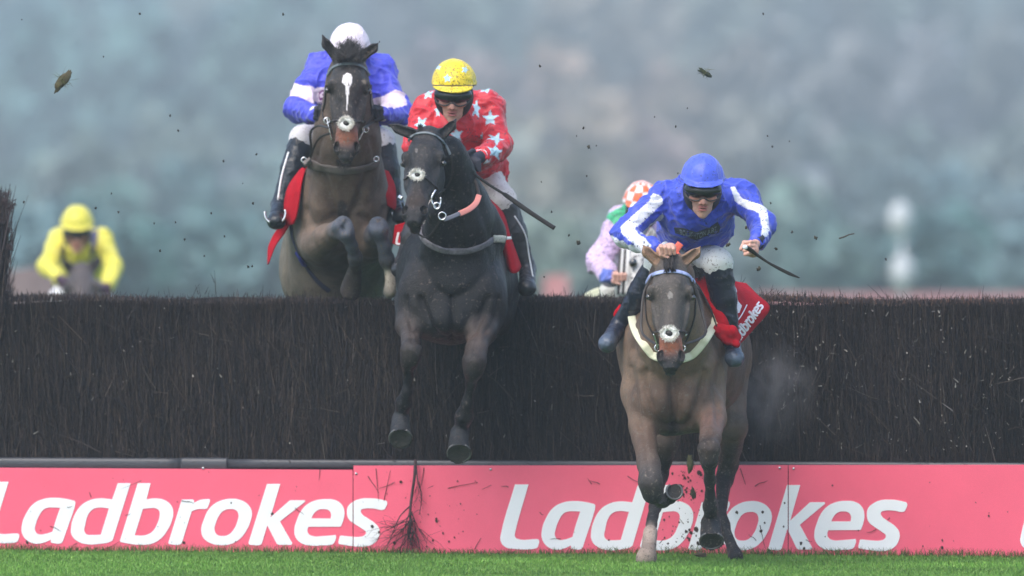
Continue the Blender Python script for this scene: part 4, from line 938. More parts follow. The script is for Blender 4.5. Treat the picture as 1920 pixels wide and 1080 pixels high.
s.cone(W(653, 140, .14), W(650, 260, .28), .115, .165, A, .05); s.cone(W(650, 250, .28), W(646, 350, .5), .17, .225, A, .06)
# forelegs: forearm towards the lens, cannon tucked
leg(s, [(594, 458, .42, 31), (614, 444, .22, 24), (634, 430, .06, 18), (642, 424, .0, 17), (648, 436, .0, 15), (660, 462, .06, 12), (667, 482, .12, 14), (665, 505, .22, 13)], [A2, A2, CN, CN, CN, lin((70, 74, 84)), A3], .03)
s.cone(W(664, 512, .24), W(658, 545, .32), .040, .062, lin((62, 52, 48)), .02)
leg(s, [(700, 455, .42, 28), (706, 440, .26, 21), (709, 426, .14, 18), (711, 432, .12, 16), (719, 462, .16, 12.5), (726, 488, .2, 14), (730, 500, .22, 12)], [A2, CN, CN, CN, CN, A3], .03)
s.cone(W(731, 508, .22), W(733, 530, .22), .032, .034, lin((196, 184, 168)), .006); s.cone(W(733, 534, .22), W(732, 548, .22), .036, .040, lin((110, 104, 94)), .008)
leg(s, [(585, 570, 2.0, 44), (590, 640, 2.0, 24), (592, 700, 2.3, 17), (592, 780, 2.1, 12), (592, 830, 2.1, 14), (590, 880, 2.0, 14)], [TAN, A3, A3, A3, A3], .03)
leg(s, [(690, 570, 2.0, 44), (690, 640, 2.0, 24), (690, 700, 2.3, 17), (690, 780, 2.1, 12), (690, 830, 2.1, 14), (690, 880, 2.0, 14)], [TAN, A3, A3, A3, A3], .03)
s.cone(W(640, 540, 2.35), W(640, 700, 2.6), .06, .03, A3, .03)
L1 = head(s, poll, nose, (0, -1, .3), .99, lin((46, 41, 40)), lin((32, 32, 34)), lin((168, 98, 66)), ears=((-1, W(604, 65, .0)), (1, W(713, 77, .0))))
blaze = [(643, 141), (650, 136), (658, 138), (661, 146), (660, 155), (655, 165), (653, 185), (651, 207), (649, 205), (649, 180), (648, 162), (641, 154), (642, 147)]
def chin(x, y, P, N): return np.clip(.9 - ((x - 646) / 15) ** 4, 0, 1) * np.clip((y - 300) / 6, 0, 1) * (P[:, 1] < .0) * (y < 320) * .5
_, b1 = build(s, 'body', m_coat, h1, .010, [fine_box(L1, .99)], .0048, flip=True, disp=CV1, tau=.012,
    paint=[(blaze, lin((226, 220, 220))), (chin, lin((190, 184, 178)))])
eyes(L1, .99, h1)
tuft([W(636, 112, -.1), W(655, 108, -.1), W(672, 112, -.1)], [W(640, 84, -.04), W(655, 76, -.02), W(668, 82, -.04), W(630, 95, -.05), W(682, 92, -.05)], 600, .0018, .014, m_hair, h1)
tuft([W(632, 300, -.2), W(645, 308, -.2), W(658, 304, -.2)], [W(634, 314, -.19), W(645, 322, -.18), W(656, 316, -.19)], 70, .0011, .007, m_hair, h1, 'chin_whiskers')

br1 = empty('bridle', (0, 0, 0), None, None); br1.parent = h1; br1.location = Vector(W(650, 180, -.1)) - h1.location
strap('browband', b1, [(614, 142), (624, 128), (640, 121), (655, 120), (670, 122), (684, 130), (693, 142)], 6, m_brow2, br1)
strap('cheek_strap', b1, [(612, 160), (610, 190), (606, 215), (618, 232), (624, 250)], 3.5, m_leather, br1)
strap('cheek_strap', b1, [(695, 160), (694, 190), (697, 215), (688, 232), (676, 250)], 3.5, m_leather, br1)
strap('noseband', b1, [(618, 228), (632, 226), (650, 229), (668, 228), (684, 228)], 4, m_leather, br1)
fleece_ring('nose_fleece', hit(b1, 649, 232, -.1, .008)[0], .045, .040, br1)
for x0, y0, x1, y1 in ((616, 222, 624, 262), (683, 238, 672, 262)):
    link('bit_cheek', sweep([hit(b1, x0, y0, -.1, .012)[0], hit(b1, (x0 + x1) / 2, (y0 + y1) / 2, -.1, .012)[0], hit(b1, x1, y1, -.12, .012)[0]], .004, .004, n=4), m_metal, br1)
    ring('bit_ring', hit(b1, x0, y0 + 4, -.1, .014)[0], .015, .004, br1)
rn = empty('reins', (0, 0, 0), None, None); rn.parent = h1; rn.location = Vector(W(650, 240, .1)) - h1.location
link('rein', sweep([W(616, 240, -.08), W(596, 236, .1), W(582, 250, .2), W(584, 290, .3), W(570, 315, .35)], .006, .0025, n=6), m_leather, rn)
link('rein', sweep([W(684, 240, -.08), W(695, 232, .1), W(706, 224, .2)], .006, .0025, n=6), m_leather, rn)
link('rein', sweep([W(618, 250, -.02), W(596, 262, .12), W(580, 300, .3)], .006, .0025, n=6), m_leather, rn)
strap('neck_strap', b1, [(573, 300), (580, 306), (600, 312), (625, 317), (650, 319), (675, 316), (700, 308), (706, 302)], 18, mat('grey_brown_neck_strap', lin((112, 104, 100)), .8, bump=.3, var=.12), h1, .005, .007)
for x, y in ((570, 300), (699, 298)): ring('strap_ring', hit(b1, x, y, .2, .02)[0], .013, .004, h1)
strap('surcingle', b1, [(547, 420), (552, 450), (565, 480), (582, 508), (600, 530), (618, 545)], 9, mat('navy_girth', lin((44, 46, 66)), .7), h1, .005, .008)
strap('girth_sleeve', b1, [(560, 472), (567, 483), (574, 494)], 13, mat('blue_girth_sleeve', lin((56, 62, 140)), .8), h1, .009, .014)
sheet('saddle_cloth', [[(574, 312, .45), (566, 316, .5), (560, 322, .6)], [(566, 340, .42), (552, 345, .5), (541, 350, .6)], [(562, 370, .42), (546, 378, .5), (533, 385, .6)], [(556, 405, .45), (548, 412, .5), (538, 415, .6)], [(550, 420, .5), (545, 422, .55), (540, 422, .6)]], .008, m_cloth, h1, 6, .008, .06)
sheet('saddle_cloth', [[(704, 312, .45), (718, 318, .5), (728, 322, .6)], [(710, 335, .42), (726, 345, .5), (740, 350, .6)], [(720, 360, .42), (736, 370, .5), (742, 380, .6)], [(726, 385, .45), (736, 392, .5), (742, 396, .6)]], .008, m_cloth, h1, 6, .008, .06)
sheet('saddle_cloth_tail', [[(548, 412, .62), (541, 415, .65), (534, 416, .7)], [(534, 436, .68), (525, 436, .72), (516, 436, .75)], [(518, 458, .7), (510, 462, .75), (504, 462, .8)], [(510, 476, .7), (505, 482, .75), (502, 484, .8)], [(504, 492, .7), (503, 495, .75), (502, 496, .8)]], .006, m_cloth, h1, 5)

# ---------------------------------------------------------------- grey horse mostly hidden behind the right-hand pair
GR_, GR2 = lin((190, 188, 184)), lin((120, 118, 118))
h4 = empty('horse', (.72, 4.5, 0), 'grey horse almost hidden behind the blue jockey, one dark eye showing', 'horse')
s = S(); poll = W(1196, 455, 3.6); nose = W(1196, 610, 3.3)
s.cone(W(1200, 480, 3.8), W(1210, 620, 4.3), .12, .22, GR_, .05); s.pe(1212, 680, 4.6, 84, .35, 95, GR_, .06); s.cone(W(1212, 680, 4.8), W(1225, 680, 6.2), .30, .30, GR_, .08)
for q, x in enumerate((1170, 1250)):
    leg(s, [(x, 740, 4.5, 34), (x, 850, 4.2, 20), (x, 900, 4.4, 12), (x, 960, 4.5, 13)], [GR_, GR2, GR2]); leg(s, [(x + 10, 740, 6.2, 40), (x + 10, 860, 6.4, 18), (x + 10, 960, 6.2, 12), (x + 10, 985, 6.1, 14)], [GR_, GR2, GR2])
L4 = head(s, poll, nose, (-.2, -1, .3), .86, GR_, lin((80, 78, 80)), ears=((-1, W(1172, 425, 3.6)), (1, W(1222, 425, 3.6))))
_, b4 = build(s, 'body', m_grey, h4, .012, [fine_box(L4, .86)], .006, flip=True, disp=coatdisp, tau=.012)
eyes(L4, .86, h4)
link('eye_patch', V_mesh(*lathe([(.024 * math.sin(math.pi * i / 8) + 1e-4, -.028 * math.cos(math.pi * i / 8)) for i in range(9)], W(1187, 493, 3.42), 14)), m_eye, h4)
m_ghair = mat('pale_mane', lin((206, 204, 200)), .7)
for q, (x0, x1) in enumerate(((1168, 1163), (1172, 1168), (1178, 1173), (1166, 1160))):
    link('mane', sweep([W(x0, 468, 3.5), W((x0 + x1) / 2, 510, 3.45), W(x1, 552, 3.45)], [.012, .017, .008], .006, n=5), m_ghair if q % 2 == 0 else m_leather, h4)
for par, c_, d_, r_ in SHOES: ring('horseshoe', c_, r_, .0055, par, n=tuple(d_), a0=-60, a1=240, material=m_shoe)
# dark horse under the yellow jockey
h5 = empty('horse', (-3.0, 22, 0), 'dark horse under the yellow jockey, only its brow above the fence', 'horse')
s = S(); DK = lin((78, 70, 70)); poll = W(152, 503, 18.6); nose = W(158, 625, 18.2)
s.cone(W(152, 535, 18.9), W(160, 640, 19.5), .11, .24, DK, .05); s.pe(160, 680, 20, 64, .35, 80, DK, .06); s.cone(W(160, 670, 20), W(166, 670, 21.6), .30, .30, DK, .08)
for x in (130, 190): leg(s, [(x, 700, 20, 28), (x, 790, 19.8, 14), (x, 850, 20, 9), (x, 880, 20, 10)], [DK]); leg(s, [(x, 700, 21.6, 28), (x, 790, 21.9, 14), (x, 850, 21.7, 9), (x, 880, 21.6, 10)], [DK])
L5 = head(s, poll, nose, (0, -1, .3), 1.0, DK, DK * .7, ears=((-1, W(121, 482, 18.5)), (1, W(187, 478, 18.5))), wide=1.25)
build(s, 'body', m_coat, h5, .014, [fine_box(L5, 1.0)], .008, disp=coatdisp, tau=.012); eyes(L5, 1.0, h5)
# ================================================================ jockeys
SKIN = lin((206, 158, 140)); SKR = lin((196, 128, 116))
m_skin = mat('skin', attr=True, rough=.5, var=.06, vscale=60, bump=.08, bscale=200, mud=.37, mudcol=(140, 104, 90), mscale=150)
def silkmat(name, mud, mc=(40, 36, 44)): return mat(name, attr=True, rough=.5, grain=.10, var=.12, vscale=26, bump=.25, bscale=50, sheen=.25, mud=mud, mudcol=mc, mscale=75)
m_silk = silkmat('racing_silk', .0); m_silkm = silkmat('muddy_racing_silk', .385, (34, 34, 60)); m_silkmm = silkmat('very_muddy_silk', .42, (70, 60, 84))
m_capm = mat('muddy_cap_silk', attr=True, rough=.45, var=.08, vscale=30, bump=.15, bscale=60, sheen=.2, mud=.43, mudcol=(110, 84, 40), mscale=100)
m_cap = mat('cap_silk', attr=True, rough=.45, var=.08, vscale=30, bump=.15, bscale=60, sheen=.2, mud=.39, mudcol=(44, 48, 96), mscale=90)
m_breech = mat('white_breeches', attr=True, rough=.6, var=.08, bump=.2, bscale=40, mud=.40, mudcol=(150, 138, 128), mscale=70)
m_boot = mat('black_boot', attr=True, rough=.34, bump=.25, bscale=45, var=.2, spec=.5, mud=.37, mudcol=(84, 76, 72), mscale=60)
m_glove = mat('dark_glove', attr=True, rough=.7, bump=.3, bscale=120)
m_gog = mat('goggle_lens', lin((20, 26, 24)), .22, spec=.5, coat=.0, var=.3, vscale=40)
m_strapc = mat('helmet_harness', attr=True, rough=.6, bump=.2, bscale=90)
def folds(amp, sc=10, st=(1, 1, .45)):
    st = np.array(st)
    def d(P, N):
        q = P + .03 * np.stack([vnoise(P * 20 + 3), vnoise(P * 20 + 31), vnoise(P * 20 + 57)], 1)
        r = 1 - np.abs(2 * fbm(q * sc * st, 2) - .75) * 2.2
        r2 = 1 - np.abs(2 * fbm(q[:, [1, 2, 0]] * sc * 1.9 * st + 7, 2) - .75) * 2.4
        return amp * (1.5 * np.clip(r, 0, 1) ** 2 - .5) + amp * .7 * np.clip(r2, 0, 1) ** 2 + amp * .5 * (fbm(P * 50, 2) - .4)
    return d
def frame(fw, up):
    Fw = nz(fw); U = nz(np.array(up, float) - Fw * np.dot(up, Fw)); Sd = np.cross(U, Fw)
    if Sd[0] < 0: Sd = -Sd
    return Sd, U, Fw
def fist(s, c, a, o, up, sc, col, k=.005):
    """closed hand: a across the knuckles towards the little finger, o where the knuckles face, up back of the hand"""
    a, o, up = nz(a), nz(o), nz(up)
    s.ell(c, np.array([.040, .026, .036]) * sc, col, .012, 0, np.array([a, o, up]))
    s.ell(c + up * .012 * sc, np.array([.036, .024, .028]) * sc, col, .012, 0, np.array([a, o, up]))
    for off, Lf in ((-.031, .95), (-.0105, 1.05), (.0105, 1.0), (.031, .82)):
        kn = c + (a * off + o * .022 + up * .022) * sc; p1 = kn + (o * .026 * Lf - up * .008) * sc; p2 = p1 - (up * .028 * Lf + o * .004) * sc; p3 = p2 - (o * .024 - up * .004) * sc
        s.cone(kn - o * .015 * sc, kn, .0105 * sc, .0115 * sc, col, .006); s.cone(kn, p1, .0105 * sc, .010 * sc, col, k); s.cone(p1, p2, .010 * sc, .0092 * sc, col, .003); s.cone(p2, p3, .009 * sc, .008 * sc, col, .003)
    t0 = c + (-a * .034 - up * .02) * sc; t1 = t0 + (o * .036 - a * .002 - up * .004) * sc; t2 = t1 + (a * .034 + o * .006 - up * .012) * sc
    s.cone(t0, t1, .014 * sc, .0115 * sc, col, .008); s.cone(t1, t2, .0115 * sc, .009 * sc, col, .004)
def rider(info, head_px, fw, up, hs, sh, el, wr, hd, hip, kn, an, toe, chest, cols, rad, silk, silk_paint=(), cap_paint=(), face=True, gloves=(True, True), capmat=None, goggles=True, handdir=None, foldamp=.013, sleeve_off=0, cap_extra=None, harness=(24, 24, 32), hipr=52, boots=True, silk_h=.005):
    """all joints are (px, py, depth); image-left first"""
    label, cat = info; root = empty('person', tuple(W(*hip)), label, cat)
    H = W(*head_px); Sd, U, Fw = frame(fw, up); R = np.array([Sd, U, Fw]); L = lambda a, b, c: H + hs * (Sd * a + U * b + Fw * c)
    s = S()
    def e(a, b, c, r, col=SKIN, k=.012, op=0): s.ell(L(a, b, c), np.array(r) * hs, col, k, op, R)
    e(0, .045, -.01, (.075, .085, .095)); e(0, -.015, .032, (.060, .085, .062)); e(0, -.075, .04, (.043, .035, .045)); e(0, -.098, .066, (.022, .018, .018))
    s.cone(L(0, .015, .09), L(0, -.026, .112), .009 * hs, .0125 * hs, SKIN, .008); e(0, -.032, .116, (.0135, .010, .012), SKR * 1.1, .006)
    e(0, .028, .082, (.052, .012, .016))
    for q in (-1, 1):
        e(q * .013, -.034, .106, (.008, .007, .009), SKIN, .004); e(q * .042, -.018, .074, (.022, .018, .02), lin((210, 140, 124)), .012)
        e(q * .031, .008, .106, (.018, .011, .014), SKIN * .7, .008, 1); e(q * .031, .008, .082, (.015, .011, .013), lin((120, 90, 80)), .003)
        e(q * .079, -.002, -.012, (.010, .030, .018), SKR, .006); e(q * .007, -.036, .121, (.004, .003, .005), SKR * .3, .002, 1)
    e(0, -.0545, .099, (.023, .0055, .010), lin((178, 98, 96)), .004); e(0, -.068, .097, (.020, .007, .010), lin((182, 104, 100)), .004)
    e(0, -.061, .112, (.024, .0022, .014), SKR * .25, .002, 1)
    neck = (W(*sh[0]) + W(*sh[1])) / 2 + np.array([0, .03, 0])
    s.cone(L(0, -.05, -.03), neck, .058 * hs, .07, SKIN, .03)
    ch = (W(*sh[0]) + W(*sh[1])) / 2 * .6 + W(*hip) * .4
    s.cone(neck, ch, .10, .13, SKIN, .05); s.cone(ch, W(*hip), .13, .12, SKIN, .05)
    for q in (0, 1):
        s.cone(neck, W(*sh[q]), .07, .05, SKIN, .03); s.cone(W(*sh[q]), W(*el[q]), .045, .036, SKIN, .02); s.cone(W(*el[q]), W(*wr[q]), .038, .026, SKIN, .02)
        s.cone(W(*wr[q]), W(*hd[q]), .025, .026, SKIN, .01)
        if kn: s.cone(W(*hip), W(*kn[q]), .085, .055, SKIN, .03); s.cone(W(*kn[q]), W(*an[q]), .052, .034, SKIN, .02); s.cone(W(*an[q]), W(*toe[q]), .034, .03, SKIN, .02)
    hf = []
    for q in (0, 1):
        if not gloves[q]:
            a, o, u_ = handdir[q]; fist(s, W(*hd[q]), a, o, u_, 1.0, SKIN); c = W(*hd[q]); hf.append((c - .075, c + .075))
    C = np.array([L(a, b, c) for a in (-.1, .1) for b in (-.13, .14) for c in (-.12, .14)])
    build(s, 'body', m_skin, root, .009, [(C.min(0), C.max(0))] + hf, .0027, tau=.006)
    # head gear
    s = S(); hc = lin(harness)
    s.ell(L(0, -.005, -.006), np.array([.089, .105, .098]) * hs, hc, .01, 0, R); s.ell(L(0, -.05, .10), np.array([.052, .088, .085]) * hs, None, .008, 1, R); s.ell(L(0, -.20, .02), np.array([.07, .10, .12]) * hs, None, .02, 1, R)
    build(s, 'helmet_harness', m_strapc, root, .0045)
    s = S(); cc = lin(cols['cap'])
    s.ell(L(0, .052, -.008), np.array([.100, .113, .122]) * hs, cc, .02, 0, R); s.ell(L(0, .03, -.008), np.array([.103, .055, .126]) * hs, cc, .02, 0, R)
    s.plane(L(0, .050, 0), nz(U - Fw * .10)); b_ = np.array([Sd, nz(U + Fw * .25), nz(Fw - U * .25)])
    s.ell(L(0, .062, .078), np.array([.092, .009, .064]) * hs, cc, .008, 0, b_); s.ell(L(0, .062, -.006), np.array([.1045, .006, .129]) * hs, cc * .8, .004, 0, R)
    if cap_extra: cap_extra(s, L, hs, R)
    s.ell(L(0, -.05, 0), np.array([.096, .100, .11]) * hs, None, .004, 1, R)
    o, _ = build(s, 'helmet', capmat or m_cap, root, .0035, paint=cap_paint, disp=lambda P, N: .0035 * (fbm(P * 38, 2) - .4) + .004 * (vnoise(P * 16) - .5) + .003 * np.clip(1 - np.abs(2 * vnoise(P * np.array([26, 20, 9])) - 1) * 4, 0, 1))
    if goggles:
        s = S(); s.ell(L(0, .022, .066), np.array([.086, .042, .066]) * hs, lin((26, 30, 28)), .01, 0, R); s.ell(L(0, -.030, .145), np.array([.020, .022, .05]) * hs, None, .006, 1, R); s.ell(L(0, .0, -.04), np.array([.2, .2, .10]) * hs, None, .004, 1, R)
        g, _ = build(s, 'goggles', m_gog, root, .003)
        link('goggle_frame', sweep([L(-.084, .004, .072), L(-.066, -.012, .108), L(-.030, -.018, .128), L(0, -.004, .134), L(.030, -.018, .128), L(.066, -.012, .108), L(.084, .004, .072)], .0035 * hs, .003 * hs, n=5, seg=8), m_leather, g)
    # silks
    s = S(); C1 = lin(cols['silk']); ra = rad
    s.cone(neck, W(*sh[0]), RM(ra[0] * 1.25), RM(ra[0]), C1, .05); s.cone(neck, W(*sh[1]), RM(ra[0] * 1.25), RM(ra[0]), C1, .05)
    for c in chest: s.pe(*c[:6], C1, .05, 0, c[6] if len(c) > 6 else 0)
    s.cone(ch, W(*hip), .16, .15, C1, .06)
    for q in (0, 1):
        s.cone(W(*sh[q]), W(*el[q]), RM(ra[0]), RM(ra[1]), C1, .03); s.cone(W(*el[q]), W(*wr[q]), RM(ra[1]), RM(ra[2]), C1, .03)
    s.ell(L(0, -.03, .06), np.array([.078, .13, .09]) * hs, None, .015, 1, R)
    _, bs = build(s, 'silks', silk, root, silk_h, disp=folds(foldamp), paint=silk_paint, flip=True, tau=.01)
    # cuffs, gloves
    for q in (0, 1):
        if gloves[q]:
            s = S(); gc = lin(cols['glove']); a, o, u_ = (handdir[q] if handdir else ((-1 if q else 1, 0, 0), (0, -1, 0), (0, 0, 1)))
            fist(s, W(*hd[q]), a, o, u_, 1.12, gc, .006); s.cone(W(*wr[q]), W(*hd[q]), .033, .03, gc, .015); build(s, 'glove', m_glove, root, .0035, tau=.006)
        d = nz(W(*hd[q]) - W(*wr[q])); c = W(*wr[q]); link('cuff', sweep([c - d * .012, c + d * .022], RM(ra[2]) * 1.0, RM(ra[2]) * 1.0, nrm=[np.cross(d, [.3, .5, .8])] * 2, n=3, seg=14), CUFF if not cols.get('cuffm') else cols['cuffm'], root)
    if kn:
        s = S(); W1 = lin(cols['breech'])
        s.ell(W(*hip), (RM(hipr), .17, RM(hipr * .72)), W1, .05)
        for q in (0, 1): s.cone(W(*hip), W(*kn[q]), RM(hipr * .68), RM(27), W1, .04); k2 = W(*kn[q]) * .7 + W(*an[q]) * .3; s.cone(W(*kn[q]), k2, RM(24), RM(17), W1, .03)
        build(s, 'breeches', m_breech, root, .006, disp=folds(.0028, 12), tau=.01)
        for q in (0, 1):
            s = S(); bc = lin(cols['boot']); k1 = W(*kn[q]) * .92 + W(*an[q]) * .08; A_ = W(*an[q]); T_ = W(*toe[q]); m_ = k1 * .6 + A_ * .4
            s.cone(k1, m_, RM(26.5), RM(23), bc, .02); s.cone(m_, A_, RM(22), RM(14), bc, .02); s.cone(A_, T_, RM(15), RM(14), bc, .02); s.ell(T_, (.046, .06, .042), lin(cols.get('toe', cols['boot'])), .02); s.ell(A_ + np.array([0, .03, -.02]), (.035, .05, .04), bc, .02)
            build(s, 'boot', m_boot, root, .0055, disp=folds(.003, 22), tau=.012)
    return root, bs, L
CUFF = mat('dark_cuff', lin((40, 42, 58)), .7)
m_cuffw = mat('white_cuff', lin((214, 212, 220)), .7)
BLUE, WHT = (46, 68, 186), lin((218, 220, 232))
def star5(cx, cy, r, rot=0, sx=1, sy=1):
    P = []
    for i in range(10):
        a = math.radians(rot - 90 + i * 36); q = r * (1 if i % 2 == 0 else .45); P.append((cx + q * math.cos(a) * sx, cy + q * math.sin(a) * sy))
    return P
# ---- blue jockey
def z6(*p): return [(x / 3.484 + 1080, y / 3.484 + 270) for x, y in p]
pt = [(z6((505, 325), (560, 345), (570, 385), (480, 470), (385, 555), (385, 575), (300, 565), (290, 545), (395, 455), (480, 375)), WHT),
      (z6((300, 545), (385, 560), (470, 640), (500, 668), (450, 690), (380, 650), (310, 600)), WHT),
      (z6((225, 590), (245, 600), (340, 650), (490, 690), (490, 735), (360, 705), (225, 640)), WHT),
      (z6((565, 450), (575, 475), (500, 560), (460, 590), (420, 580), (500, 520)), lin((190, 196, 220))),
      (z6((1008, 285), (1035, 290), (1090, 360), (1190, 405), (1240, 430), (1262, 500), (1262, 560), (1235, 610), (1205, 600), (1215, 540), (1195, 460), (1120, 425), (1040, 375), (1010, 330)), WHT)]
rb, bs_b, Lb = rider(('jockey in blue silks with white sleeve stripes and plain blue cap holding out a whip', 'jockey'), (1317, 357, -2.62), (.02, -.96, -.24), (0.02, -.23, .96), 1.1,
    [(1244, 368, -2.35), (1388, 368, -2.35)], [(1172, 440, -2.5), (1430, 420, -2.5)], [(1226, 466, -2.8), (1421, 452, -2.78)], [(1252, 472, -2.88), (1408, 467, -2.86)],
    (1292, 462, -1.85), [(1236, 497, -2.3), (1345, 494, -2.3)], [(1160, 612, -2.15), (1372, 636, -2.25)], [(1139, 644, -2.3), (1377, 672, -2.4)],
    [(1300, 395, -2.3, 66, .2, 55), (1312, 370, -2.35, 72, .17, 34), (1302, 428, -2.1, 62, .2, 36), (1340, 415, -2.15, 30, .16, 36)],
    dict(cap=(68, 90, 208), silk=BLUE, breech=(232, 232, 228), boot=(26, 30, 46), glove=(40, 40, 50), toe=(86, 98, 116)), (25, 19.5, 12.5), m_silkm, silk_paint=pt, gloves=(False, False),
    handdir=[((1, 0, -.15), (0, -1, .1), (-.2, -.2, 1)), ((-.15, -.35, -1), (-.5, -1, .1), (1, -.4, .2))], capmat=m_cap, hipr=50)
m_gt = mat('grey_patch', lin((52, 58, 74)), .7); m_gl = mat('grey_patch_lettering', lin((132, 142, 152)), .7)
decal(bs_b, [(1265, 426), (1280, 427), (1306, 435), (1328, 427), (1345, 416), (1350, 424), (1347, 434), (1328, 440), (1306, 449), (1284, 441), (1267, 437)], 'chest_patch', rb, m_gt, .006)
def chest_text(txt):
    cu = bpy.data.curves.new('t', 'FONT'); cu.body = txt; cu.size = 10; cu.align_x = 'CENTER'; cu.resolution_u = 2; cu.offset = .02
    o = bpy.data.objects.new('t', cu); COL.objects.link(o); dg = bpy.context.evaluated_depsgraph_get(); me = o.evaluated_get(dg).to_mesh()
    V = np.array([tuple(v.co) for v in me.vertices]); f = [tuple(p.vertices) for p in me.polygons]; o.evaluated_get(dg).to_mesh_clear(); bpy.data.objects.remove(o)
    w = V[:, 0].max() - V[:, 0].min(); fr = []; bk = []; xy = []
    for x, y, _ in V:
        u = x / w; px = 1309 + u * 66; py = 441 - (y - 3.6) * 1.35 - (abs(u) * 2) * (14 if u > 0 else 8); xy.append((px, py))
        p, n = hit(bs_b, px, py, -2.5, .0085); n = n if n[1] < 0 else -n; fr.append(p); bk.append(p - n * .002)
    link('chest_lettering', V_mesh(*solid(xy, f, np.array(fr), np.array(bk))), m_gl, rb, smooth=False)
chest_text('BOUGHTON ART')
wh = link('whip', sweep([W(1396, 463, -2.97), W(1408, 469, -2.93), W(1421, 479, -2.9), W(1440, 492, -2.88), W(1460, 503, -2.86), W(1480, 513, -2.84), W(1499, 521, -2.82)], [.0125, .011, .008, .006, .0085, .009, .003], [.0125, .011, .008, .006, .004, .003, .002], n=5), m_leather)
tag(wh, 'black riding whip with a white butt cap in the hand of the blue jockey', 'whip')
link('butt_cap', V_mesh(*lathe([(.013 * math.sin(math.pi * i / 8) + 1e-4, -.013 * math.cos(math.pi * i / 8)) for i in range(9)], W(1397, 463.5, -2.985), 14)), m_white, wh)
# ---- red jockey
st = [star5(911, 169, 13, 20, 1.1, .8), star5(892, 205, 17, 10, .55, 1.15), star5(919, 223, 16, 0), star5(856, 252, 15, -10, .9, 1), star5(929, 261, 15, 25, 1.1, .8), star5(926, 284, 15, 15, 1, .9), star5(803, 180, 13, 0, .9, .8), star5(789, 233, 15, -20, .9, 1.1), star5(822, 210, 10, 0, .7, 1.3), star5(904, 256, 8, 10, .7, 1), star5(863, 290, 6, 0), star5(775, 290, 8, 0)]
LB = lin((176, 212, 228))
pt = [(p, LB) for p in st]; cpt = [(star5(822, 126, 6, 10), LB), (star5(839, 147, 9, 0), LB), (star5(872, 131, 8, 20), LB), ([(806, 159), (893, 159), (893, 161.5), (806, 161.5)], lin((70, 60, 30)))]
rr, bs_r, Lr = rider(('jockey in red silks with pale blue stars and a mud spattered yellow cap', 'jockey'), (851, 179, -.55), (-.06, -.95, -.24), (0.02, -.23, .96), 1.15,
    [(803, 205, -.22), (914, 200, -.22)], [(782, 275, -.35), (937, 275, -.35)], [(812, 310, -.65), (905, 293, -.65)], [(820, 318, -.75), (880, 301, -.78)],
    (898, 325, .25), [(790, 405, .0), (942, 378, -.05)], [(757, 490, .0), (990, 505, .0)], [(750, 506, -.1), (988, 540, -.15)],
    [(858, 235, -.2, 62, .19, 55), (868, 285, -.1, 62, .2, 42), (900, 240, -.15, 42, .16, 60), (808, 250, -.15, 34, .16, 50)],
    dict(cap=(226, 200, 34), silk=(200, 24, 44), breech=(216, 206, 200), boot=(52, 50, 54), glove=(36, 38, 52), toe=(30, 32, 36), cuffm=m_cuffw), (27, 21, 14), m_silkm, silk_paint=pt, cap_paint=cpt, capmat=m_capm,
    handdir=[((1, 0, -.2), (0, -1, 0), (0, 0, 1)), ((-.5, -.1, -.6), (-.7, -1, 0), (.3, -.3, 1))], foldamp=.013)
wh = link('whip', sweep([W(868, 312, -.95), W(886, 324, -.93), W(915, 345, -.9), W(942, 362, -.88), W(950, 367, -.87), W(985, 392, -.86), W(1015, 412, -.85), W(1040, 428, -.84)], [.009, .008, .007, .007, .012, .0125, .0115, .012], [.009, .008, .007, .006, .006, .006, .005, .006], n=5), m_leather)
tag(wh, 'black whip with a broad flap sloping down from the gloved red jockey', 'whip')
link('boot_piping', sweep([W(965, 405, -.2), W(985, 440, -.15), W(992, 480, -.1), W(1003, 540, -.12)], .004, .004, n=5), m_white, rr)
# ---- purple blue jockey, white cap
PU = (62, 68, 196); PK = lin((226, 208, 222))
pt = [([(538, 160), (552, 158), (587, 163), (594, 172), (592, 186), (584, 197), (578, 190), (560, 182), (538, 184)], PK), ([(695, 188), (740, 172), (755, 178), (762, 198), (745, 201), (735, 205), (700, 198)], PK),
      ([(592, 165), (606, 163), (614, 170), (614, 190), (596, 196), (586, 184)], PK)]
def ringp(x, y, P, N): r = np.hypot(x - 606, y - 178); return (((r < 9) & (r > 6)) | (r < 2.6)) & (N[:, 1] < .3) & (x < 620)
pt.append((ringp, lin((110, 40, 110))))
rp, bs_p, Lp = rider(('jockey in violet blue silks with pale armbands and white cap behind horse ears', 'jockey'), (655, 104, .62), (0, -.9, -.42), (0, -.42, .9), 1.05,
    [(600, 128, .75), (712, 132, .75)], [(558, 208, .6), (748, 214, .55)], [(592, 214, .35), (716, 214, .30)], [(606, 212, .26), (702, 212, .22)],
    (650, 235, 1.2), [(570, 262, .85), (714, 268, .8)], [(524, 385, .75), (742, 385, .75)], [(518, 414, .55), (752, 405, .55)],
    [(655, 165, .75, 72, .19, 60), (640, 200, .9, 55, .2, 40), (680, 200, .9, 55, .2, 40)],
    dict(cap=(232, 220, 232), silk=PU, breech=(220, 216, 218), boot=(24, 30, 40), glove=(30, 32, 44), toe=(22, 28, 34), cuffm=m_cuffw), (26, 21, 14), m_silk, silk_paint=pt, capmat=mat('white_cap_silk', attr=True, rough=.5, var=.05, bump=.15, bscale=60, mud=.37, mudcol=(150, 124, 144), mscale=100), hipr=48)
ring('stirrup', W(516, 400, .52), .056, .0065, rp, n=(-.15, -1, .1), a0=-10, a1=200); ring('stirrup', W(755, 400, .55), .056, .0065, rp, n=(.15, -1, .1), a0=-10, a1=200)
link('boot_piping', sweep([W(541, 285, .62), W(528, 330, .58), W(521, 375, .56)], .005, .005, n=5), m_white, rp)
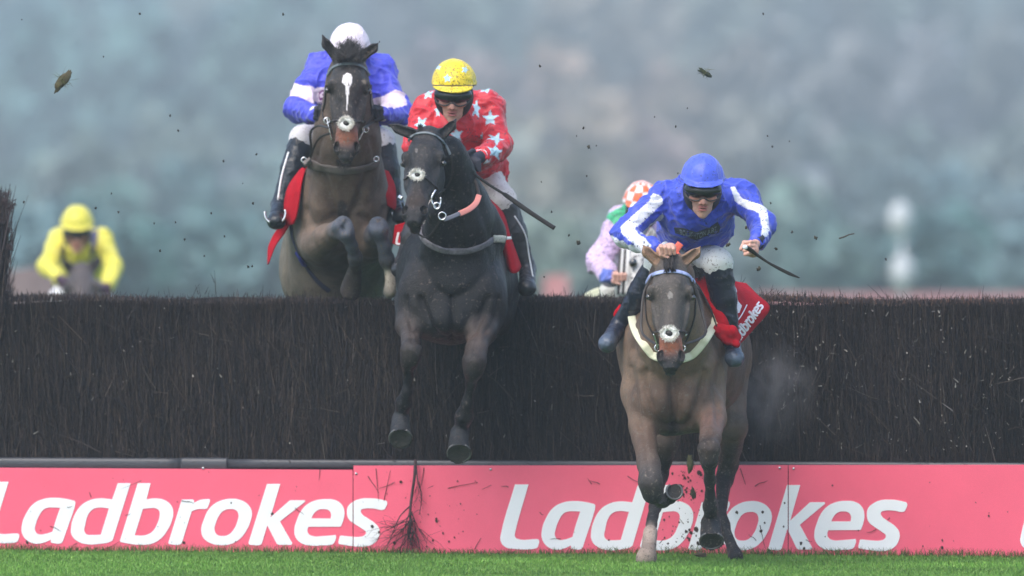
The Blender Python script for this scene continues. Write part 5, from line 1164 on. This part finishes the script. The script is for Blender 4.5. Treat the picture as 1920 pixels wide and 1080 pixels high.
# ---- green and lilac jockey, chequered cap
LI = (206, 180, 216); GRN = lin((46, 172, 120)); OR = lin((236, 104, 50)); WC = lin((236, 228, 226))
def cheq(x, y, P, N):
    d = (P - Hc) @ Rc.T; th = np.arctan2(d[:, 0], d[:, 2]); ph = np.arctan2(d[:, 1], np.hypot(d[:, 0], d[:, 2]))
    return ((np.floor(th / .52) + np.floor(ph / .42 + .2)) % 2 == 0) & (ph > .08)
Hc = W(1203, 380, 3.7); Rc = np.array(frame((.05, -.93, -.3), (0, -.3, .95)))
pt = [([(1138, 392), (1160, 384), (1190, 384), (1200, 400), (1168, 408), (1154, 424), (1150, 418), (1140, 410)], GRN), ([(1135, 405), (1180, 380), (1200, 395), (1180, 420), (1155, 425)], GRN), ([(1130, 500), (1165, 480), (1172, 540), (1150, 540)], GRN * .8), ([(1132, 503), (1150, 510), (1148, 532), (1128, 526)], lin((90, 110, 196)))]
pt = [pt[1], pt[3]]
rg, _, _ = rider(('jockey with green shoulders, muddy lilac sleeves and an orange and white chequered cap', 'jockey'), (1203, 396, 3.7), (.05, -.93, -.25), (0, -.26, .95), 1.02,
    [(1166, 412, 3.95), (1250, 415, 3.95)], [(1122, 492, 3.8), (1290, 490, 3.8)], [(1146, 522, 3.55), (1250, 520, 3.55)], [(1162, 520, 3.48), (1240, 520, 3.48)],
    (1212, 500, 4.5), [(1150, 548, 4.1), (1268, 548, 4.1)], [(1140, 640, 4.2), (1280, 640, 4.2)], [(1134, 665, 4.0), (1286, 665, 4.0)],
    [(1205, 445, 4.0, 55, .18, 50), (1200, 475, 4.1, 50, .2, 36)],
    dict(cap=(236, 228, 226), silk=LI, breech=(214, 212, 204), boot=(40, 40, 46), glove=(40, 40, 48)), (25, 20, 15), m_silkmm, silk_paint=pt, cap_paint=[(cheq, OR)], gloves=(False, False), handdir=[((1, 0, 0), (0, -1, 0), (0, 0, 1))] * 2, hipr=44)
sheet('number_cloth', [[(1096, 552, 4.3), (1120, 540, 4.2), (1160, 536, 4.1), (1178, 540, 4.1)], [(1098, 575, 4.3), (1120, 570, 4.2), (1150, 568, 4.1), (1176, 568, 4.1)]], .008, m_cream, h4, 5, .01, .05)
# ---- yellow jockey far behind
YE = (216, 206, 66)
def dk(x, y, P, N): return np.zeros(len(x))
ry, _, _ = rider(('blurred jockey in all yellow silks and cap, riding far behind at the left', 'jockey'), (145, 436, 19.4), (0, -.95, -.24), (0, -.24, .95), 1.14,
    [(112, 448, 19.8), (190, 446, 19.8)], [(88, 500, 19.4), (213, 500, 19.4)], [(112, 524, 19.1), (202, 536, 19.1)], [(124, 530, 19.0), (196, 542, 19.0)],
    (150, 520, 20.6), [(112, 560, 20), (190, 560, 20)], [(106, 640, 20.2), (196, 640, 20.2)], [(104, 655, 20), (198, 655, 20)],
    [(150, 470, 19.8, 40, .2, 34), (150, 500, 20, 40, .2, 34)],
    dict(cap=YE, silk=YE, breech=(226, 226, 232), boot=(40, 40, 46), glove=(70, 44, 66)), (22, 18, 13), m_silk, hipr=44, harness=(34, 38, 52), silk_paint=[([(117, 455), (122, 450), (124, 480), (130, 500), (116, 492), (113, 478)], lin((40, 44, 60))), ([(172, 436), (183, 424), (184, 440), (178, 470), (172, 490), (168, 500), (168, 460)], lin((44, 48, 96)))])
# ================================================================ flying turf, twig, breath
m_clod = mat('turf_clod', attr=True, rough=.9, bump=.5, bscale=200)
def clod(name, px, py, y, r, label, grass=0, group=None, col=(44, 40, 34), ang=0):
    c = W(px, py, y); s_ = 5; V = []; f = []
    n = 6 if r < .02 else 12
    for i in range(n + 1):
        for j in range(n):
            a, b = math.pi * i / n, 6.2832 * j / n; V.append((math.sin(a) * math.cos(b), math.sin(a) * math.sin(b), math.cos(a)))
    V = np.array(V); q = math.radians(ang); st = np.array([.36, .3, 1.0]) if r > .02 else np.array([.8, .6, .9])
    P = V * (.45 + 1.1 * vnoise(V * 2.3 + px))[:, None] * st * r; x = P[:, 0] * math.cos(q) - P[:, 2] * math.sin(q); z = P[:, 0] * math.sin(q) + P[:, 2] * math.cos(q); P = np.c_[x, P[:, 1], z] + c
    f = [(i * n + j, i * n + (j + 1) % n, (i + 1) * n + (j + 1) % n, (i + 1) * n + j) for i in range(n) for j in range(n)]
    me = npmesh(P, f); k = lin(col) * (.6 + .9 * vnoise(P * 120)[:, None]); setcol(me, k)
    o = link(name, me, m_clod); o.location = tuple(c); me.transform(Matrix.Translation(-Vector(c))); tag(o, label, 'clod', group)
    if grass:
        A0 = c + RNG.normal(0, r * .25, (grass, 3)); T0 = c + RNG.normal(0, r * .5, (grass, 3)); cc = np.array([lin((92, 104, 52)), lin((70, 66, 46)), lin((128, 124, 84))])[RNG.integers(0, 3, grass)]
        link('grass_blades', twigs(A0, T0, np.full(grass, .0011), cc), m_clod, o)
clod('turf_clod', 118, 152, -1.0, .058, 'ragged clod of turf with dry grass flying above the yellow jockey', 60, None, (74, 68, 46), -35)
clod('turf_clod', 1321, 136, -2.4, .035, 'small grassy divot flying high above the blue cap', 50, None, (44, 52, 38), 60)
clod('turf_clod', 1294, 872, -1.2, .040, 'clump of grassy earth thrown up between the forelegs of the bay horse', 60, None, (96, 92, 62), 0)
clod('turf_clod', 1300, 925, -1.2, .03, 'darker clod falling just below the grassy clump in front of the board', 30, None, (60, 62, 44), 10)
clod('turf_clod', 1314, 1040, -1.4, .032, 'brown divot lying beside the raised hoof of the bay horse', 20, None, (84, 74, 58), 80)
spk = [(41, 37), (262, 26), (194, 106), (319, 217), (334, 245), (481, 289), (419, 302), (455, 344), (209, 363), (180, 390), (289, 419), (346, 449), (383, 480), (421, 443), (473, 499), (465, 500), (396, 400), (329, 417), (45, 379), (475, 381), (531, 27), (1227, 219), (1267, 237), (1289, 203), (1081, 255), (1118, 273), (1094, 240), (1480, 265), (1448, 275), (1439, 255), (1485, 435), (1365, 492), (1067, 441), (1100, 330), (1271, 325), (1020, 519), (1661, 486), (1431, 26), (1390, 337), (1445, 381), (1012, 124), (1015, 341), (1034, 397), (222, 398), (300, 470)]
for i, (x, y) in enumerate(spk):
    clod('turf_speck', x, y, RNG.uniform(-2.5, .5), RNG.uniform(.004, .0075), 'tiny dark speck of kicked up turf in the air', 0, 'specks of turf flying through the air')
for i, (x, y, r, lab) in enumerate(((1104, 276, .015, 'dark elongated crumb of turf high to the left of the blue cap'), (1529, 446, .016, 'flat muddy crumb of turf in the air left of the flying twig'), (1455, 466, .014, 'brown crumb of turf just right of the outstretched bare hand'), (1401, 426, .016, 'crumb of turf below the striped sleeve of the blue jockey'), (1365, 459, .018, 'crumbly bit of turf between the blue jockey belly and whip hand'), (1422, 504, .017, 'greenish bit of turf under the whip of the blue jockey'), (1084, 455, .018, 'ragged crumb of turf left of the lilac sleeve'))):
    clod('turf_crumb', x, y, -1.5, r * .72, lab, 8, None, (58, 54, 42), 30 * i)
tw = link('flying_twig', sweep([W(1573, 447, -1.5), W(1583, 444, -1.5), W(1592, 440, -1.5), W(1602, 438, -1.5)], [.004, .004, .0035, .003], .004, n=3), mat('twig_bark', lin((70, 62, 52)), .8)); tag(tw, 'short thin twig flying in the air left of the white marker post', 'twig')
# breath of steam beside the bay horse
V = []; f = []
for i in range(13):
    for j in range(18): a, b = math.pi * i / 12, 6.2832 * j / 18; V.append((math.sin(a) * math.cos(b), math.sin(a) * math.sin(b), math.cos(a)))
f = [(i * 18 + j, i * 18 + (j + 1) % 18, (i + 1) * 18 + (j + 1) % 18, (i + 1) * 18 + j) for i in range(12) for j in range(18)]
_me = V_mesh(V, f); _bm = bmesh.new(); _bm.from_mesh(_me); bmesh.ops.remove_doubles(_bm, verts=_bm.verts, dist=1e-4); bmesh.ops.recalc_face_normals(_bm, faces=_bm.faces); _bm.to_mesh(_me); _bm.free()
pf = link('steam', _me, volmat('steam', 2.2, (.9, .86, .82), True)); pf.location = tuple(W(1446, 735, -1.1)); pf.scale = (.30, .40, .36)
tag(pf, 'faint cloud of steam behind the flank of the bay horse', kind='stuff')
